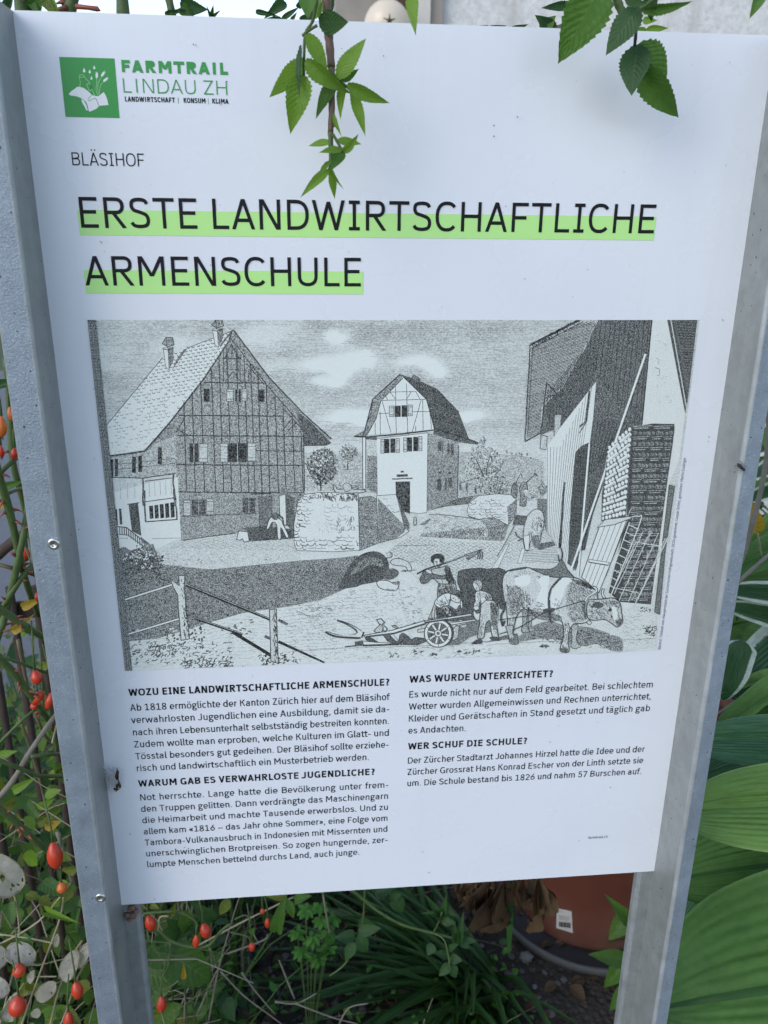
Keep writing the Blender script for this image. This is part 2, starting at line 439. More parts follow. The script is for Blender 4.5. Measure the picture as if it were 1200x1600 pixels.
class Eng(Print):
    def __init__(s):
        super().__init__(); s.lay = .05; s.r = random.Random(5)
    def c(s, k, pts):
        ox, oy, f = CR[k]
        return [(ox + x/f, oy + y/f) for x, y in pts]
    def B(s, pts):
        out = []
        for x, y in pts:
            u, v = board(x, y)
            out.append((min(max(u, PIC[0]), PIC[2]), min(max(v, PIC[1]), PIC[3])))
        return out
    def up(s): s.lay += .0006; s.nup = getattr(s, 'nup', 0) + 1
    def poly(s, k, pts, tone, mi=0, edge=0.0, et=.9):
        s.up()
        q = s.c(k, pts)
        s.put(s.B(q), [tuple(range(len(q)))], s.lay, mi, tone)
        if edge:
            s.line(0, q + [q[0]], edge, et)
    def soft(s, k, pts, tone, edge=0.0, et=.9):
        q = s.c(k, pts); q = crom(q + [q[0]], 3)[:-1]
        s.poly(0, q, tone, 0, edge, et)
    def line(s, k, pts, w=1.0, tone=.92, jit=.0, curve=False, up=True, taper=False):
        if up: s.up()
        q = s.c(k, pts)
        if curve: q = crom(q, 4)
        if jit:
            q2 = []
            for a, b in zip(q, q[1:]):
                n = max(1, int(math.dist(a, b)/7))
                for i in range(n): q2.append((a[0]+(b[0]-a[0])*i/n + s.r.uniform(-jit, jit), a[1]+(b[1]-a[1])*i/n + s.r.uniform(-jit, jit)))
            q = q2 + [q[-1]]
        b = s.B(q)
        keep = [b[0]]
        for p in b[1:]:
            if math.dist(p, keep[-1]) > .02: keep.append(p)
        if len(keep) < 2: return
        V, F = ribbon(keep, w*.5*.58)
        if taper: V[-1] = V[-2] = keep[-1]
        s.k = (s.k+1) % 4
        V = [(min(max(u, PIC[0]), PIC[2]), min(max(v, PIC[1]), PIC[3])) for u, v in V]
        s.put(V, F, s.lay + s.k*.0001, 1, tone)
    def hatch(s, k, poly, ang, gap, w=.8, tone=.85, jit=.25, brk=0.0):
        s.up()
        q = s.c(k, poly)
        ca, sa = math.cos(R(ang)), math.sin(R(ang))
        rot = [(x*ca + y*sa, -x*sa + y*ca) for x, y in q]
        y = min(p[1] for p in rot) + gap*.5; y1 = max(p[1] for p in rot)
        while y < y1:
            xs = []
            for i in range(len(rot)):
                (ax, ay), (bx, by) = rot[i-1], rot[i]
                if (ay > y) != (by > y): xs.append(ax + (bx-ax)*(y-ay)/(by-ay))
            xs.sort()
            for a, b in zip(xs[::2], xs[1::2]):
                segs = [(a, b)]
                if brk:
                    segs = []; x = a
                    while x < b:
                        e = min(x + brk*s.r.uniform(.5, 1.6), b); segs.append((x, e)); x = e + brk*s.r.uniform(.15, .5)
                for u, v in segs:
                    if v - u < 1: continue
                    yy = y + s.r.uniform(-jit, jit)*gap*.5; y2 = y + s.r.uniform(-jit, jit)*gap*.5
                    s.line(0, [(u*ca - yy*sa, u*sa + yy*ca), (v*ca - y2*sa, v*sa + y2*ca)], w*s.r.uniform(.7, 1.2), tone, up=False)
            y += gap
    def scat(s, k, poly, n, ln=5, w=.8, tone=.8, ang=0, spread=25, curl=.3):
        s.up()
        q = s.c(k, poly)
        x0, x1 = min(p[0] for p in q), max(p[0] for p in q); y0, y1 = min(p[1] for p in q), max(p[1] for p in q)
        m = 0; tries = 0
        while m < n and tries < n*12:
            tries += 1
            p = (s.r.uniform(x0, x1), s.r.uniform(y0, y1))
            if not inside(p, q): continue
            m += 1
            a = R(ang + s.r.gauss(0, spread)); L = ln*s.r.uniform(.5, 1.4)
            dx, dy = math.cos(a)*L/2, math.sin(a)*L/2; cu = s.r.uniform(-curl, curl)*L
            s.line(0, [(p[0]-dx, p[1]-dy), (p[0]-dy/L*cu*2, p[1]+dx/L*cu*2), (p[0]+dx, p[1]+dy)], w, tone, up=False)
    def leafy(s, k, cx, cy, rx, ry, n, size=3.0, dark=.85, base=.45):
        ox, oy, f = CR[k]
        cx, cy, rx, ry = ox+cx/f, oy+cy/f, rx/f, ry/f
        ring = [(cx + rx*math.cos(t/18*6.283)*s.r.uniform(.8, 1.08), cy + ry*math.sin(t/18*6.283)*s.r.uniform(.8, 1.08)) for t in range(18)]
        if base: s.poly(0, ring, base)
        s.up()
        for i in range(n):
            a = s.r.uniform(0, 6.283); d = math.sqrt(s.r.random())*1.05
            x, y = cx + rx*d*math.cos(a), cy + ry*d*math.sin(a)
            lit = (x-cx)/rx*.5 + (y-cy)/ry*.6
            t = dark if s.r.random() < .62 + .4*lit else .08
            z = size*s.r.uniform(.5, 1.1); b = s.r.uniform(0, 6.28)
            pts = [(x + z*.5*math.cos(b+j*1.2566)*s.r.uniform(.6, 1.2), y + z*.5*math.sin(b+j*1.2566)*s.r.uniform(.6, 1.2)) for j in range(5)]
            s.k = (s.k+1) % 4
            s.put(s.B(pts), [(0, 1, 2, 3, 4)], s.lay + s.k*.0001, 1, t)
    def rect(s, k, x0, y0, x1, y1, tone, edge=0.0, sk=0, mi=0):
        s.poly(k, [(x0, y0), (x1, y0-sk), (x1, y1-sk), (x0, y1)], tone, mi, edge)
    def stones(s, k, poly, rh, rw, w=.9, tone=.8):
        """rows of rough stone outlines"""
        s.up()
        q = s.c(k, poly); x0, x1 = min(p[0] for p in q), max(p[0] for p in q); y = min(p[1] for p in q); y1 = max(p[1] for p in q)
        row = 0
        while y < y1:
            x = x0 - rw*s.r.random()
            while x < x1:
                L = rw*s.r.uniform(.7, 1.4)
                j = lambda k_: s.r.uniform(-k_, k_)*rh
                pts = [(x+j(.2), y-rh*.8+j(.3)), (x+j(.2), y-rh*.2+j(.2)), (x+L*.3, y+j(.25)), (x+L*.75, y+j(.25)), (x+L*.97, y-rh*.3+j(.3))][s.r.choice((0, 0, 1)):s.r.choice((4, 5, 5))]
                if inside((x+L/2, y-rh*.3), q) and inside((x+L, y), q) and s.r.random() < .85: s.line(0, pts, w*s.r.uniform(.4, 1.2), tone*s.r.uniform(.7, 1), up=False)
                x += L
            y += rh*s.r.uniform(.85, 1.15); row += 1

def engraving(parent, mats):
    e = Eng(); L, P, H, S = e.line, e.poly, e.hatch, e.scat
    # --- tonal ground: sky with clouds, yard, shade ------------------------------------------------
    g = lambda x, y, cx, cy, rx, ry: math.exp(-((x-cx)/rx)**2 - ((y-cy)/ry)**2)
    from mathutils import noise as mn
    def tone(x, y):
        if y < 705:
            q1 = mn.fractal(Vector((x*.022, y*.034, 1.7)), 1.0, 2.0, 4); q2 = mn.fractal(Vector((x*.022, y*.034, 9.1)), 1.0, 2.0, 4)
            t = .27 + .07*q1
            x += 11*q2; y += 8*q1
            for cx, cy, rx, ry, k in ((505,508,28,14,.14),(600,522,75,18,.13),(760,514,75,16,.12),(300,512,60,12,.05),(780,664,55,7,.08),(200,600,60,50,.03),(470,600,45,25,.04),(600,600,60,12,.05),(690,600,50,14,.05)):
                t += k*g(x, y, cx, cy, rx, ry)
            for cx, cy, rx, ry, k in ((526,528,18,12,.22),(548,566,26,13,.26),(572,562,14,9,.2),(516,598,24,9,.24),(532,585,14,10,.16),(497,566,20,9,.16),(640,564,24,7,.17),(668,570,18,11,.2),(684,578,12,7,.12),(555,652,42,10,.2),(590,642,26,7,.14),(735,650,22,9,.18),(275,540,30,16,.1),(420,520,40,14,.08),(180,560,30,20,.07),(460,575,50,8,.1)):
                t -= 1.5*k*min(1, 1.9*g(x, y, cx, cy, rx, ry))
            t -= .15*g(x, y, 640, 705, 260, 26)
            return max(.03, t)
        if y < 850: return .20
        return .14 + .05*math.sin(x*.05+y*.11)*math.sin(x*.021-y*.07)
    nx, ny = 240, 150
    V = []; A = []
    for j in range(ny+1):
        for i in range(nx+1):
            u = PIC[0] + (PIC[2]-PIC[0])*i/nx; v = PIC[3] + (PIC[1]-PIC[3])*j/ny
            q = at(0, 0, 0)
            V.append((u, v))
            # photo pixel of this panel point, to read the tone map
            w3 = Vector((u*1e-3, 0, ZB+v*1e-3)) - CAM; dd = w3.dot(FWD)
            A.append(tone(600 + FPX*w3.dot(RGT)/dd, 800 - FPX*w3.dot(UPV)/dd))
    e.put(V, [(j*(nx+1)+i, j*(nx+1)+i+1, (j+1)*(nx+1)+i+1, (j+1)*(nx+1)+i) for j in range(ny) for i in range(nx)], 0, 2, A)
    # fine broken ruling in the sky, thinning out in the clouds
    e.up(); y = 503.0
    while y < 700:
        x = 146.0
        while x < 1000:
            w_ = e.r.uniform(8, 30); t = tone(x+w_/2, y)
            if e.r.random() < (t-.12)*3.0: L(0, [(x, y+e.r.uniform(-.4, .4)), (x+w_, y+e.r.uniform(-.4, .4))], .55+.6*max(0, t-.3), .45+.4*t, up=False)
            x += w_ + e.r.uniform(1, 6)
        y += 2.9
    # --- distant hills and trees -------------------------------------------------------------------
    P(16, [(300,165),(420,150),(600,160),(720,175),(840,180),(960,205),(1040,230),(1040,560),(300,560)], .32)
    S(16, [(310,180),(840,190),(1030,250),(1030,500),(310,540)], 220, 4, .6, .7, 15, 30)
    L(16, [(680,340),(760,290),(850,265),(820,235),(760,210)], .7, .7); L(16, [(310,155),(440,150),(600,165),(840,182),(1000,215)], .8, .7)
    for x, y, h_ in ((722,145,28),(762,158,22),(800,165,16),(830,160,22),(850,165,18),(895,168,26),(620,158,14),(930,195,12)): e.leafy(16, x, y, 10, h_*.6, 9, 1.8, .85, .6)
    P(4, [(165,800),(250,780),(350,800),(500,790),(500,1010),(165,1010)], .28)
    S(4, [(170,800),(495,800),(495,1000),(170,1000)], 120, 4, .6, .7, 10, 30)
    e.leafy(4, 265, 870, 92, 105, 420, 3.0, .93, .66); L(4, [(262,1010),(260,960),(240,920)], 2); L(4, [(262,960),(290,920)], 1.4)
    e.leafy(4, 420, 790, 50, 48, 150, 2.4, .9, .5); L(4, [(412,890),(415,840)], 1.3); L(4, [(380,890),(480,884)], .8)
    e.leafy(4, 270, 690, 30, 30, 40, 2.6, .88, .5)
    e.leafy(4, 405, 985, 30, 26, 30, 2.4, .8, .25); S(4, [(330,975),(480,975),(480,1010),(330,1010)], 30, 4, .8, .85, 0, 30)
    # --- left farmhouse ------------------------------------------------------------------------------
    roof = [(170,665),(505,262),(650,205),(908,108),(890,170),(740,395),(540,650),(400,808),(185,838)]
    fac = [(364,520),(357,537),(317,597),(264,665),(275,690),(276,760),(283,846),(370,834),(452,822),(478,800),(475,690),(475,668)]
    P(0, fac, .52)
    P(3, [(185,838),(400,808),(450,760),(585,715),(582,945),(390,968),(200,962)], .36)
    P(6, [(60,10),(105,0),(290,-50),(480,-90),(500,268),(350,330),(130,350),(90,240)], .03)
    P(3, [(185,838),(400,808),(540,650),(575,655),(585,720),(450,770),(410,815),(190,850)], .6)
    P(3, roof, .035)
    L(3, [(170,665),(505,262)], 1); L(3, [(650,205),(908,108)], .9); L(3, [(185,838),(400,808),(540,650),(740,395),(890,170),(915,100)], 2.4, .92, .3)
    # tile rows: short scalloped dashes
    e.up()
    for j in range(34):
        y = 190 + j*19
        n = 26
        for i in range(n):
            x = 190 + i*29 + (j % 2)*14 + e.r.uniform(-2, 2); yy = y - (x-300)*.18 + 40
            if not inside((x, yy), roof): continue
            d = max(0, min(1, 1.2 - (yy-150)/560))
            if e.r.random() < .25 + .75*d:
                L(3, [(x-8, yy-2), (x-2, yy+3), (x+5, yy+3), (x+10, yy-3)], .55 + .7*d, .75, up=False)
    S(3, roof, 170, 2.4, .55, .6, 20, 40)
    # chimneys
    for x0, y0, x1, y1 in ((508,205,568,335),(797,95,858,205)):
        P(3, [(x0,y0),(x0+28,y0),(x0+34,y1),(x0+14,y1-20)], .04, 0, .8); P(3, [(x0+28,y0),(x1,y0-8),(x1+2,y1-60),(x0+34,y1)], .7)
        P(3, [(x0-6,y0-25),(x0+16,y0-62),(x1-4,y0-60),(x1+4,y0-18),(x0+28,y0-5)], .55, 0, 1.2); L(3, [(x0+24,y0),(x0+18,y0-62)], 1.2); L(3, [(x0-4,y0+6),(x0+28,y0+12),(x1,y0)], 1.2)
    P(3, [(590,265),(632,212),(650,208),(560,335)], .75); P(3, [(845,180),(900,112),(918,108),(840,205)], .75)
    # gable timber frame
    tops = lambda x: 160 + (abs(x-905)*1.27 if x < 905 else (x-905)*1.02)
    for y, xa, xb in ((268,855,965),(408,745,1118),(600,600,1205),(718,590,1330),(888,585,1330),(1048,598,1330)): L(3, [(xa,y),(xb,y+(xb-xa)*.006)], 1.7, .93, .3)
    L(3, [(1048,806),(1330,810)], 1.3, .93, .2)
    for x in (628,676,728,790,835,880,935,982,1020,1062,1110,1162,1208,1262,1312):
        y0 = max(tops(x), 160) + 12; L(3, [(x, y0), (x + (1048-y0)*.035, 1048)], 1.5, .93, .35)
    for a, b in (((870,268),(908,180)),((955,268),(905,180)),((910,180),(912,268)),((870,405),(920,340)),((965,405),(915,340)),((1000,300),(1100,420)),((1010,330),(1010,408)),((610,690),(660,720)),((585,700),(640,600)),((590,675),(640,720)),((1205,690),(1262,620)),((1215,560),(1330,690)),((1240,690),(1290,640))): L(3, [a, b], 1.3, .92, .2)
    L(3, [(862,200),(862,400)], 1.1); L(3, [(958,240),(960,400)], 1.1); L(3, [(880,190),(880,330)], .9); L(3, [(945,210),(945,330)], .9); L(3, [(870,330),(955,330)], .9)
    P(3, [(915,98),(930,105),(1130,385),(1330,600),(1493,740),(1460,745),(1330,665),(1130,440),(905,150)], .55); L(3, [(918,100),(1130,380),(1330,590),(1495,738)], 2.0, .93, .3); L(3, [(905,150),(1130,440),(1330,668)], 1.3)
    P(4, [(160,690),(166,752),(288,750),(318,735),(190,605),(120,560)], .82); L(4, [(165,752),(290,750),(320,736)], 1.6)
    L(4, [(163,690),(168,1010)], 1.6)
    win = lambda k, x0, y0, x1, y1, bar=True: (P(k, [(x0,y0),(x1,y0),(x1,y1),(x0,y1)], .93, 1), bar and L(k, [((x0+x1)/2,y0),((x0+x1)/2,y1)], 1.0, .3))
    shut = lambda k, x0, y0, x1, y1: (P(k, [(x0,y0),(x1,y0),(x1,y1),(x0,y1)], .2, 0, .8), L(k, [(x0,y0+(y1-y0)*.18),(x1,y0+(y1-y0)*.18)], .7), L(k, [(x0,y0+(y1-y0)*.82),(x1,y0+(y1-y0)*.82)], .7))
    for a in ((745,444,780,520,False),(930,447,963,520,True),(1070,448,1102,520,False),(662,764,714,872,True),(888,762,998,872,True)): win(3, *a)
    for a in ((880,447,920,518),(970,445,998,515),(718,766,768,872),(843,764,885,872),(1003,762,1050,866)): shut(3, *a)
    win(6, 562, 42, 645, 132); win(6, 860, 32, 935, 120); P(6, [(955,25),(1032,22),(1035,196),(960,200)], .8, 0, 1.2)
    L(6, [(910,10),(1030,5)], 2)
    for a in ((515,45,556,134),(650,38,690,128)): shut(6, *a)
    L(6, [(500,142),(945,122)], 1.6, .9, .2); L(6, [(510,283),(640,262),(820,238)], 2.2, .92, .4)
    H(0, [(283,780),(475,772),(475,818),(285,844)], 3, 2.2, .6, .6)
    # wing, bay and steps
    for a in ((198,855,216,958),(225,853,243,955),(325,842,348,935),(362,835,384,930),(476,785,500,885)): win(3, *a, False)
    for y in (890, 920): L(3, [(200, y), (580, y-40)], .9, .85, .3)
    L(3, [(200,962),(390,966),(580,938)], 1.5, .9, .3)
    L(3, [(388,968),(392,1130)], 2.6, .85, .7); L(3, [(566,945),(574,1130)], 2.6, .85, .7); L(3, [(400,985),(560,965)], 1.4); L(3, [(400,1105),(570,1082)], 1.4)
    for i in range(5): L(3, [(425+i*32, 990-i*4), (428+i*32, 1075-i*4)], .6, .6)
    L(6, [(285,-10),(292,170)], 2.4, .85, .6); L(6, [(462,-20),(476,160)], 2.4, .85, .6); L(6, [(290,172),(480,158)], 1.8)
    for i in range(5):
        x = 312 + i*31; P(6, [(x,80-i*5),(x+23,77-i*5),(x+27,152-i*2),(x+5,156-i*2)], .92, 1)
    P(6, [(195,75),(245,65),(264,250),(215,225)], .85, 0, 1.4); L(6, [(185,70),(255,60)], 1.4)
    P(6, [(108,98),(124,98),(130,190),(116,190)], .9, 1); P(6, [(135,96),(150,95),(156,186),(142,188)], .9, 1)
    L(6, [(125,200),(180,205),(300,300),(345,325)], 1.6); L(6, [(135,245),(190,250),(290,322)], 1.3)
    for i in range(12):
        x = 140 + i*13; y = 202 + max(0, i-3)*10.5; L(6, [(x,y),(x+2,y+46)], 1.3)
    P(6, [(262,258),(345,322),(350,335),(290,330)], .75)
    L(6, [(100,268),(190,268)], .8, .7); L(6, [(330,270),(500,266)], .8, .7)
    for i in range(4): L(3, [(215+i*42, 1000-i*3), (216+i*42, 1090)], .6, .5)
    # --- yard in front of the farmhouse ---------------------------------------------------------------
    P(6, [(350,335),(505,285),(650,262),(830,240),(1200,255),(1200,420),(360,450)], .16)
    for a_, b_ in ((20, 7), (160, 6)): H(6, [(510,292),(820,250),(1180,270),(1190,350),(700,330),(420,330)], a_, b_*.62, .5, .62, .4, 5)
    S(6, [(360,340),(700,340),(1190,370),(1190,400),(380,440)], 60, 4, .7, .7, 0, 20)
    # fountain trough and the person leaning on it
    P(6, [(890,225),(1060,205),(1160,215),(1165,270),(890,288)], .85); P(6, [(850,210),(1010,195),(1060,205),(890,228)], .85)
    P(6, [(825,275),(838,225),(890,230),(900,285),(870,290),(860,270),(845,280)], .05, 0, 1.3)
    P(6, [(1075,20),(1112,10),(1118,190),(1080,190)], .06, 0, 1.2); P(6, [(1112,10),(1165,30),(1165,240),(1118,190)], .8); P(6, [(1070,20),(1095,-30),(1120,-25),(1130,10)], .7)
    e.soft(6, [(1000,210),(1015,160),(1040,140),(1085,160),(1100,190),(1130,255),(1115,262),(1085,205),(1085,268),(1066,265),(1060,190),(1035,175),(1012,215)], .05, 1.4)
    e.soft(6, [(1030,138),(1050,118),(1072,130),(1062,158),(1040,155)], .8, 1); L(6, [(1070,130),(1095,150),(1100,190)], 3, .85)
    # --- middle house ------------------------------------------------------------------------------------
    P(16, [(40,0),(300,60),(312,92),(300,540),(40,645)], .6); P(4, [(868,680),(1046,730),(1040,800),(866,800)], .5)
    H(0, [(668,680),(717,696),(715,779),(667,799)], -5, 2.2, .6, .6)
    P(0, [(589,686),(669,677),(667.5,801),(655,803),(641,801),(590,775)], .03, 0, .8)
    P(4, [(520,700),(580,705),(580,1030),(525,1005)], .2); P(4, [(525,810),(580,810),(580,1025),(525,1000)], .62); H(4, [(440,980),(520,900),(580,910),(580,1025),(440,1010)], 2, 3, .9, .8)
    P(4, [(498,700),(516,700),(516,1000),(500,1000)], .03, 0, 1.2); P(4, [(516,705),(580,705),(580,722),(516,716)], .8)
    P(4, [(712,352),(600,490),(565,600),(510,692),(700,680),(905,662),(862,490),(740,368)], .03)
    P(4, [(712,350),(556,488),(548,560),(508,670),(450,700),(500,705),(525,690),(575,600),(602,500),(725,372)], .6, 0, 1.2)
    P(4, [(716,350),(800,378),(920,432),(1045,560),(862,490),(738,368)], .82, 0, 1.2); P(4, [(862,492),(1042,562),(1102,716),(906,660)], .8, 0, 1.0)
    H(4, [(730,360),(920,432),(1045,560),(862,490)], 70, 2.4, .8, .95); H(4, [(862,492),(1042,562),(1102,716),(906,660)], 17, 2.2, .8, .95)
    P(4, [(905,655),(1100,714),(1180,742),(1175,750),(1050,735),(900,688)], .82); L(4, [(905,658),(1100,716),(1182,746)], 2)
    P(4, [(775,372),(790,350),(825,375),(820,400)], .75, 0, 1); L(4, [(450,700),(520,704),(700,688),(905,664)], 2.2, .93, .2)
    L(4, [(712,348),(556,490),(505,690)], 1.8); L(4, [(720,352),(862,490),(910,662)], 1.8)
    for a, b in (((602,497),(858,490)),((590,572),(650,568)),((785,560),(880,560)),((650,450),(800,445)),((685,400),(690,690)),((748,400),(755,680)),((610,500),(660,680)),((832,490),(780,675)),((840,490),(842,665)),((598,560),(600,690)),((630,470),(640,495)),((655,450),(690,495)),((775,445),(745,495)),((800,445),(825,490)),((800,640),(800,670)),((570,620),(570,690)),((880,560),(890,660))): L(4, [a, b], 1.0, .8, .2)
    for a in ((680,526,715,590),(720,524,754,590),(622,714,651,795),(656,712,684,793),(752,706,780,786),(786,703,815,784)): win(4, *a, False)
    for a in ((650,528,676,588),(758,522,782,584),(602,716,620,796),(688,712,708,792),(731,708,750,788),(818,700,836,782)): shut(4, *a)
    P(4, [(685,957),(768,955),(768,1140),(690,1110)], .9, 1); L(4, [(666,942),(782,938)], 2.2, .85, .4); P(4, [(692,916),(755,914),(755,928),(692,930)], .9, 1); P(4, [(715,896),(733,895),(733,905),(715,906)], .85, 1)
    for x0, y0, x1, y1 in ((135,55,165,140),(172,62,180,150),(215,70,235,160),(245,80,270,175),(130,370,165,475),(195,365,210,470),(225,365,258,450),(140,310,160,335),(225,315,245,335)): P(16, [(x0,y0),(x1,y0+6),(x1,y1),(x0,y1)], .85)
    L(16, [(60,355),(300,360)], .9, .7); L(16, [(312,92),(300,540)], 1.2)
    P(16, [(40,650),(300,540),(520,505),(440,530),(390,590),(200,610)], .75)
    # --- bush, walls, hay ----------------------------------------------------------------------------------
    e.leafy(16, 540, 250, 130, 140, 300, 2.4, .9, .45)
    for x, y, rx, ry, n in ((515,55,26,48,40),(430,140,18,45,24),(388,240,32,60,50),(495,130,42,60,60),(582,150,40,42,50),(645,235,44,50,60),(545,235,60,55,80),(420,310,50,30,40)): e.leafy(16, x, y, rx, ry, int(n*.9), 2.3, .85, .3)
    L(16, [(560,420),(520,340),(470,230)], 1.6); L(16, [(530,350),(420,380),(330,410)], 1.2); L(16, [(540,380),(560,250),(580,160)], 1.2)
    e.leafy(16, 600, 425, 130, 95, 380, 2.4, .9, .45); e.leafy(16, 715, 430, 26, 55, 40, 2.4, .85, .4)
    for x, y in ((325,430),(380,440),(455,460)): e.soft(16, [(x-8,y+35),(x-10,y-5),(x,y-35),(x+9,y-28),(x+10,y),(x+12,y+40)], .75)
    L(16, [(390,430),(425,410)], 1.1)
    e.soft(16, [(755,520),(765,440),(790,405),(808,410),(812,460),(806,530),(780,530)], .7, 1); L(16, [(800,405),(842,325),(855,370)], 1.1)
    e.soft(16, [(832,600),(838,500),(828,460),(855,405),(885,405),(898,440),(890,500),(882,605)], .6, 1.2); L(16, [(890,405),(960,340)], 1.5); L(16, [(955,325),(985,350)], 2)
    e.leafy(16, 920, 500, 60, 40, 50, 2.6, .8, .35)
    P(16, [(395,690),(385,640),(402,580),(480,520),(640,502),(760,512),(806,560),(800,690),(735,770),(610,705),(480,718)], .07, 0, .9)
    e.stones(16, [(395,690),(385,600),(480,535),(730,540),(735,760),(610,705),(480,718)], 4.4, 8, 1.1, .85)
    P(16, [(725,610),(806,548),(800,695),(735,772)], .62); P(16, [(790,680),(905,690),(900,770),(770,770)], .8)
    P(16, [(0,940),(0,830),(60,730),(120,672),(330,700),(480,720),(620,712),(722,770),(690,905),(540,918)], .2)
    P(16, [(500,730),(620,706),(735,775),(700,900),(560,905),(560,800)], .55); P(16, [(0,840),(200,820),(320,800),(500,790),(560,900),(300,925),(0,930)], .42)
    S(16, [(0,850),(480,790),(720,770),(690,900),(0,930)], 330, 5, .7, .85, -65, 20); S(16, [(100,680),(480,725),(500,780),(0,830)], 60, 6, .7, .7, -10, 20)
    L(16, [(60,680),(120,672),(330,700),(480,720),(620,708),(735,775)], 1.4, .85, .6); L(16, [(0,940),(540,920),(690,905)], 1.1)
    # cobbles
    yard = [(640,826),(700,846),(785,845),(800,830),(818,820),(800,905),(700,905),(650,880),(600,862)]
    P(0, [(600,866),(640,838),(785,846),(850,830),(880,905),(660,910)], .14)
    for a_, b_ in ((32, 4.0), (152, 4.6)): H(0, [(600,866),(640,838),(700,848),(786,848),(770,905),(700,905),(650,880)], a_, b_, .6, .75, .35, 6)
    for a_, b_ in ((32, 4.0), (152, 4.6)): H(0, [(803,826),(852,826),(868,848),(815,868),(780,892),(772,886)], a_, b_, .55, .7, .35, 6)
    P(12, [(35,125),(115,0),(135,-40),(155,-40),(75,130)], .08, 0, .7); P(12, [(210,85),(240,-10),(262,-10),(235,88)], .05, 0, .7)
    H(12, [(240,80),(262,0),(470,-25),(490,60),(480,90)], -3, 2.6, .7, .85); P(14, [(0,950),(130,930),(150,960),(20,1000),(0,985)], .8)
    L(16, [(640,1036),(720,900),(790,770)], 2.2, .7, .3)
    # pigsty block
    P(15, [(130,215),(180,165),(290,150),(450,150),(600,172),(612,600),(400,612),(120,602),(100,540),(98,400)], .05, 0, 1)
    e.stones(15, [(105,595),(100,400),(130,220),(250,180),(270,300),(240,420),(150,480),(300,520),(600,470),(608,595),(400,606)], 5.4, 9, 1.5, .95)
    e.stones(15, [(300,260),(600,240),(600,470),(440,480),(320,340)], 7, 12, .9, .7)
    S(15, [(280,165),(600,180),(600,225),(300,205)], 46, 7, 1.2, .85, 75, 14); S(15, [(430,350),(560,340),(590,430),(450,470)], 26, 7, .9, .8, 110, 20); S(15, [(280,380),(440,370),(440,450),(300,470)], 30, 4, .5, .5, 80, 20)
    P(15, [(606,190),(700,180),(755,205),(757,545),(612,602)], .6, 0, 1); e.stones(15, [(608,200),(752,210),(752,545),(612,600)], 4.6, 8, 1.1, .95)
    P(15, [(745,175),(895,165),(1000,400),(995,455),(930,500),(757,545)], .07, 0, 1); e.stones(15, [(760,180),(890,175),(965,410),(900,350)], 5, 9, .9, .8)
    P(15, [(755,195),(800,240),(975,420),(960,462),(900,505),(757,545)], .64); P(15, [(895,168),(1000,400),(990,450),(960,425),(930,300)], .75)
    S(15, [(130,165),(600,150),(600,180),(130,210)], 40, 5, 1, .85, 10, 30)
    e.soft(15, [(405,85),(425,100),(440,125),(490,120),(545,95),(560,125),(650,130),(640,150),(500,155),(430,150),(410,120)], .2, 1.3); e.soft(15, [(480,100),(500,75),(540,90),(545,130),(500,140)], .25, 1)
    e.soft(15, [(1035,345),(1052,342),(1058,380),(1050,405),(1035,400)], .35, 1); e.soft(15, [(1085,400),(1120,380),(1160,355),(1150,375),(1120,400)], .5, 1)
    L(15, [(880,565),(1200,560)], 1.0, .8, .3)
    # --- lower left: garden, big shadow, fence ---------------------------------------------------------
    P(0, [(176,868),(240,850),(250,882),(330,890),(470,876),(530,872),(560,868),(552,915),(530,925),(500,938),(450,948),(380,958),(330,972),(290,985),(246,998),(192,1003)], .66)
    P(0, [(176,858),(196,855),(215,868),(246,862),(246,890),(180,905)], .72)
    for i in range(7): S(6, [(110,390+i*22),(380,360+i*22),(420,385+i*22),(115,415+i*22)], 26, 5, 1.0, .95, -12, 15)
    S(0, [(185,905),(330,890),(520,880),(545,912),(450,944),(290,982),(195,1000)], 600, 4, .8, .95, 15, 60)
    for i in range(3): e.leafy(6, 300+i*25-25, 360+i*22, 75, 55, 70, 3.6, .92, 0)
    e.leafy(6, 215, 385, 60, 30, 50, 3.2, .9, 0)
    P(0, [(192,1003),(246,998),(290,985),(330,972),(380,958),(450,948),(500,938),(552,915),(620,905),(650,1030),(196,1048)], .08)
    for i in range(12): H(0, [(195+i*32,1006-i*7),(235+i*32,1000-i*8),(240+i*32,1044-i*3),(200+i*32,1046-i*3)], e.r.uniform(-14, 4), 5.5, .5, .6, .5, 14)
    for x0, y0, x1, y1, n in ((160,870,470,1000,70),(480,870,800,1000,90),(500,985,800,1030,80),(960,940,1180,1010,60),(330,890,480,960,50)):
        S(6, [(x0,y0),(x1,y0),(x1,y1),(x0,y1)], n, 5, 1.4, .92, -25, 35)
    e.leafy(6, 445, 835, 45, 40, 34, 4, .92, 0); e.leafy(6, 595, 825, 50, 45, 40, 4, .92, 0); e.leafy(6, 1090, 970, 50, 30, 26, 4, .92, 0); e.leafy(6, 1000, 970, 30, 30, 16, 4, .92, 0)
    S(6, [(780,740),(920,740),(900,830),(680,830)], 14, 5, 2, .9, 10, 20)
    for a, b in (((130,640),(460,535)),((150,840),(500,735))): L(6, [a, b], 5.0, .95); L(6, [a, b], 2.8, .04)
    L(6, [(500,735),(580,705)], 4, .85); L(6, [(225,818),(252,798)], 2, .3)
    for a, b in (((530,540),(1040,750)),((580,735),(860,830))): L(6, [a, b], 5.2, .97); L(6, [(a[0],a[1]-3),(b[0],b[1]-4)], .9, .35)
    L(6, [(800,815),(1030,955)], 6, .97); L(6, [(990,840),(1040,862)], 5, .85); L(6, [(1070,745),(1125,772)], 5, .85); L(6, [(1070,872),(1340,1010)], 5.4, .97)
